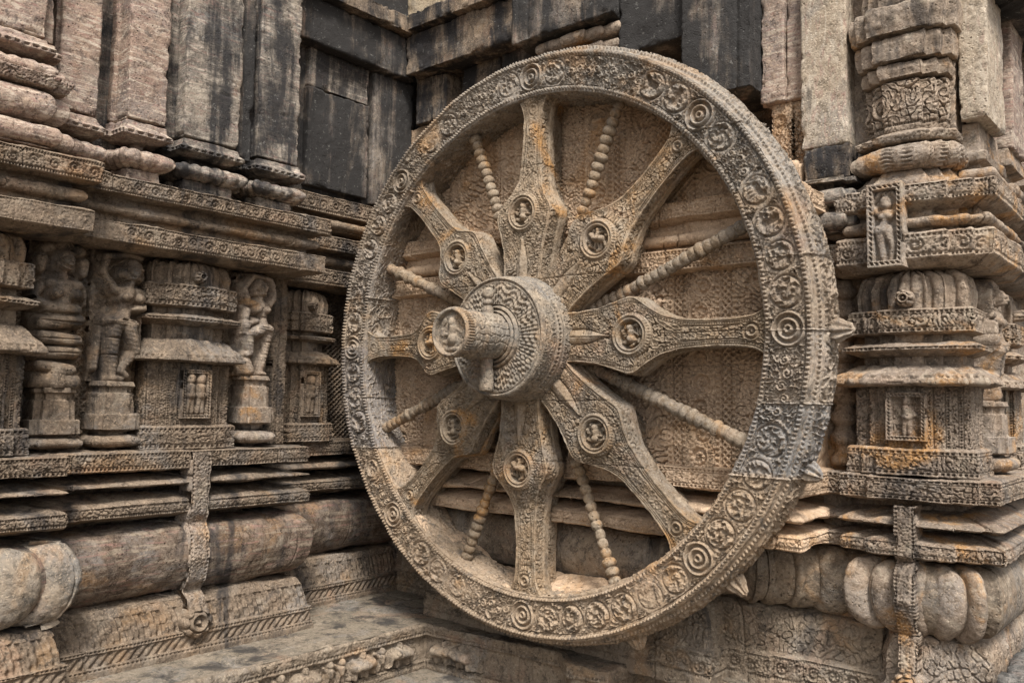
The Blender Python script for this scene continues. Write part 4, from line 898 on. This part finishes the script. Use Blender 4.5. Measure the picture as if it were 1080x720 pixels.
# spokes
HW = np.array([(.24, .115), (.32, .112), (.42, .122), (.50, .140), (.57, .160), (.605, .170), (.635, .160), (.68, .125), (.74, .086), (.82, .064), (.95, .056), (1.06, .057), (1.13, .064), (1.17, .078), (1.205, .11)])
FY = np.array([(.24, -.05), (.45, -.045), (.56, -.05), (.66, -.045), (.80, .005), (1.0, .012), (1.205, .012)])
def spoke(k):
    a = 2*PI*k/8; d_ = np.array([math.cos(a), 0, math.sin(a)]); t_ = np.array([-math.sin(a), 0, math.cos(a)])
    rr = np.arange(.25, 1.206, .0036); g = np.random.default_rng(40+k)
    hw = np.interp(rr, HW[:, 0], HW[:, 1]); hw = np.convolve(np.pad(hw, 6, mode='edge'), np.ones(13)/13, 'valid')
    fy = np.interp(rr, FY[:, 0], FY[:, 1]); fy = np.convolve(np.pad(fy, 8, mode='edge'), np.ones(17)/17, 'valid')
    nf = 84
    cols = []; HH = []
    q = np.linspace(0, 1, 84)
    def sidecols(sg):
        for u in q:
            o_ = np.interp(u, [0, .25, .38, .46, .52, .55, .70, .72, 1.], [-.055, -.05, -.025, -.022, -.004, .006, .006, .0, 0]); yield rr, sg*np.maximum(hw+o_*np.minimum(1, hw/.085), .02), .23+(fy+.003-.23)*u
    L_ = list(sidecols(-1)); R_ = list(sidecols(1))[::-1]
    F_ = [(rr, v*hw, fy) for v in np.linspace(-.985, .985, nf)]
    allc = L_+F_+R_
    P = np.stack([r_[:, None]*d_+v_[:, None]*t_+y_[:, None]*Y for r_, v_, y_ in allc], 1)
    H = np.zeros(P.shape[:2]); c0 = len(L_)
    s = np.repeat(rr[:, None], nf, 1); v = np.linspace(-.985, .985, nf)[None]*hw[:, None]; e = hw[:, None]-np.abs(v)
    body = foliage(.032, .016, 11+k % 3)(s, v, 1)
    lf = np.abs(v)/(.030*ss(.52, .36, s)+1e-4)                        # long pointed leaf near the hub
    inner = np.where((s < .505) & (lf < 1.25), np.where(lf < 1, .012*(1-lf)+.002, -.010), body)
    # two little volutes at the rim end, central rib with chevrons on the shaft
    shaft = (s > .82) & (s < 1.08)
    inner = np.where(shaft, np.where(np.abs(v) < .026, foliage(.03, .010, 21)(s, v, 1), -.002-.006*(np.abs(np.abs(v)-.030) < .004)), inner)
    rv = np.hypot(s-1.135, v)
    inner = np.where(rv < .038, .008*np.cos(rv*2*PI/.020), inner)
    edge = np.where(e < .008, 0, np.where(e < .013, -.007, np.where(e < .024, beads(.007, 1.)(s, e-.013, .011), np.where(e < .028, -.007, inner))))
    rm = np.hypot(s-.61, v)
    edge = np.where(rm < .064, -.046, np.where(rm < .098, -.004, edge))
    H[:, c0:c0+nf] = edge
    sc_ = np.array([.23+(fy+.003-.23)*u for u in q]).T; sf = foliage(.04, .010, 26)(np.repeat(rr[:, None], len(q), 1), sc_, 1)
    mk = ((q > .74) & (q < .97)) | ((q > .05) & (q < .45)); H[:, :c0] = sf*mk; H[:, c0+nf:] = (sf*mk)[:, ::-1]
    H += joints(P, .007)
    out = np.zeros_like(P); out[:] = -Y
    sp = skin('spoke', P, H, out, M['spoke'], wheel, ero=.006, chip=.016, fine=.003)
    # medallion: ring frame with a small seated figure
    caps = critter(g, [0, 1, 0, 0, 1, 0, 1, 0][k])
    if k in (1, 4, 6): caps = caps+[(0, .3, .16, .05, .55, .14, .12), (.05, .72, .13, .06, .76, .13, .14), (.1, .5, .08, .4, .6, .07, .1)]
    for q in range(7):
        an = q*.9+g.random()*.5; caps = caps+[(.82*math.cos(an), .82*math.sin(an), .13+.05*g.random(), .72*math.cos(an+.25), .72*math.sin(an+.25), .12, .02)]
    def med(th, t, L):
        r = t; x = r*np.cos(th)/.060; y = r*np.sin(th)/.060
        xx = x*math.cos(a)-y*math.sin(a); yy = x*math.sin(a)+y*math.cos(a)      # figures stand upright
        h = np.clip(hcaps(xx, yy, caps, .05)+.06, 0, .7)*.12-.034
        ring = .010*np.exp(-((r-.068)/.005)**2)+.012*np.exp(-((r-.083)/.006)**2)
        return np.where(r < .061, h, ring-.003+np.where((r > .087), .004*np.cos(th*44), 0))
    yb = -.052
    rs = np.concatenate([np.linspace(.0008, .096, 48), [.099, .099]]); th = np.linspace(0, 2*PI, 150, endpoint=False)
    hh = med(th[:, None]+0*rs[None], np.minimum(rs, .096)[None]+0*th[:, None], .1); hh[:, -2] -= .012; hh[:, -1] = -.04
    PP = (np.array([0, yb, 0])+d_*.61)+rs[None, :, None]*(np.cos(th)[:, None, None]*d_+np.sin(th)[:, None, None]*t_)-hh[..., None]*Y
    oo = np.zeros_like(PP); oo[:] = -Y
    skin('medallion', PP, np.zeros(PP.shape[:2]), oo, M['spoke'], sp, wu=True, ero=.001, chip=.006, fine=.0015)
for k in range(8): spoke(k)
# beaded spokes
def beaded(k):
    a = 2*PI*(k+.5)/8; d_ = np.array([math.cos(a), 0, math.sin(a)]); t_ = np.array([-math.sin(a), 0, math.cos(a)])
    steep = abs(math.sin(a)) > .7
    p = .042 if steep else .038; rb = .033 if steep else .035; rc = .019 if steep else .024; g = np.random.default_rng(70+k)
    r0, r1 = .30, 1.195
    n = int((r1-r0)/p); pr = [(.001, 0)]
    for q in range(n):
        sz = .78+.3*g.random()
        for u in np.linspace(0, 1, 9)[:-1]:
            pr.append((rc+(rb*sz-rc)*abs(math.sin(PI*u))**.55, (q+u)*(r1-r0)/n))
    pr += [(rc, r1-r0)]
    sp = revolve('beaded_spoke', d_*r0+Y*.095, d_, Y, t_, pr, 36, M['spoke'], wheel, vstep=.004, ero=.005, fine=.003, chip=.010, outsgn=1)
for k in range(8): beaded(k)
# hub drum
def petals(th, t, L):
    x = th*15/(2*PI); f = x-np.floor(x)-.5; rr = t/L
    return (.0045*np.cos(rr*20+np.cos(f*2*PI)*2.6)+.003*np.cos(f*2*PI*5))*ss(0, .12, rr)*ss(0, .12, 1-rr)-.004-.006*(np.abs(rr-.5) < .03)
ring2 = lambda th, t, L: .005*np.cos(th*90)-.003
hub = revolve('hub_drum', (0, 0, 0), -Y, X, Z,
    [(.305, -.26), (.305, -.05), (.303, -.03, angpat(foliage(.035, .012, 31), .3)), (.298, .03, angpat(foliage(.035, .012, 31), .3)), (.293, .085), (.290, .09), (.293, .105, angpat(beads(.007, .8), .29)), (.290, .130), (.285, .136), (.288, .150, angpat(foliage(.03, .008, 32), .28)), (.282, .215),
     (.276, .228), (.268, .232), (.262, .222), (.256, .224), (.252, .23, petals), (.150, .238), (.147, .225), (.140, .245), (.132, .25), (.126, .232), (.122, .25), (.112, .256), (.108, .235), (.0, .235)],
    620, M['hub'], wheel, vstep=.0033, outsgn=1, ero=.006, fine=.003, chip=.012)
def scales(th, t, L):
    d1, d2 = worley(th*.105+PI, t, .033, 3)
    return .0045*ss(.04, .28, d2-d1)-.003
axle = revolve('axle', (0, 0, 0), -Y, X, Z, [(.106, .225), (.106, .24, scales), (.105, .478), (.107, .482), (.110, .486, lambda th, t, L: .004*np.cos(th*56)), (.110, .522), (.107, .53), (.100, .534), (.093, .530), (.090, .506), (.0, .506)],
    420, M['hub'], hub, vstep=.0032, outsgn=1, ero=.005, fine=.002, chip=.010)
g = np.random.default_rng(5)
caps = critter(g, 0)+[(-.62, .45, .13, -.5, .6, .14, .05), (.55, .55, .15, .62, .4, .12, .05), (-.3, .72, .13, .25, .76, .13, .03), (-.75, -.1, .12, -.7, .15, .13, .03), (.74, .0, .13, .72, -.2, .12, .03), (-.45, -.8, .13, .4, -.82, .13, .02)]
rs = np.linspace(.0008, .089, 44); th = np.linspace(0, 2*PI, 150, endpoint=False)
xx = rs[None]*np.cos(th)[:, None]; yy = rs[None]*np.sin(th)[:, None]
hh = np.clip(hcaps(xx/.090, yy/.090, caps, .03)+.06, 0, .42)*.075
PP = np.stack([xx, -.498-hh, yy], -1); oo = np.zeros_like(PP); oo[:] = -Y
skin('axle_relief', PP, np.zeros(PP.shape[:2]), oo, M['hub'], hub, wu=True, ero=.001, chip=.006, fine=.002)
# linch pin through the axle
pin = [(.001, .222), (.018, .221), (.026, .210), (.029, .195), (.026, .180), (.018, .170), (.017, .166), (.026, .160), (.028, .152), (.026, .145), (.019, .140), (.024, .134), (.028, .12), (.029, .05), (.029, -.05), (.029, -.16), (.031, -.175), (.033, -.235), (.030, -.248), (.001, -.250)]
revolve('linch_pin', (0, -.285, 0), Z, X, -Y, pin[::-1], 64, M['hub'], hub, vstep=.004, outsgn=1, ero=.003, fine=.002, chip=.006)
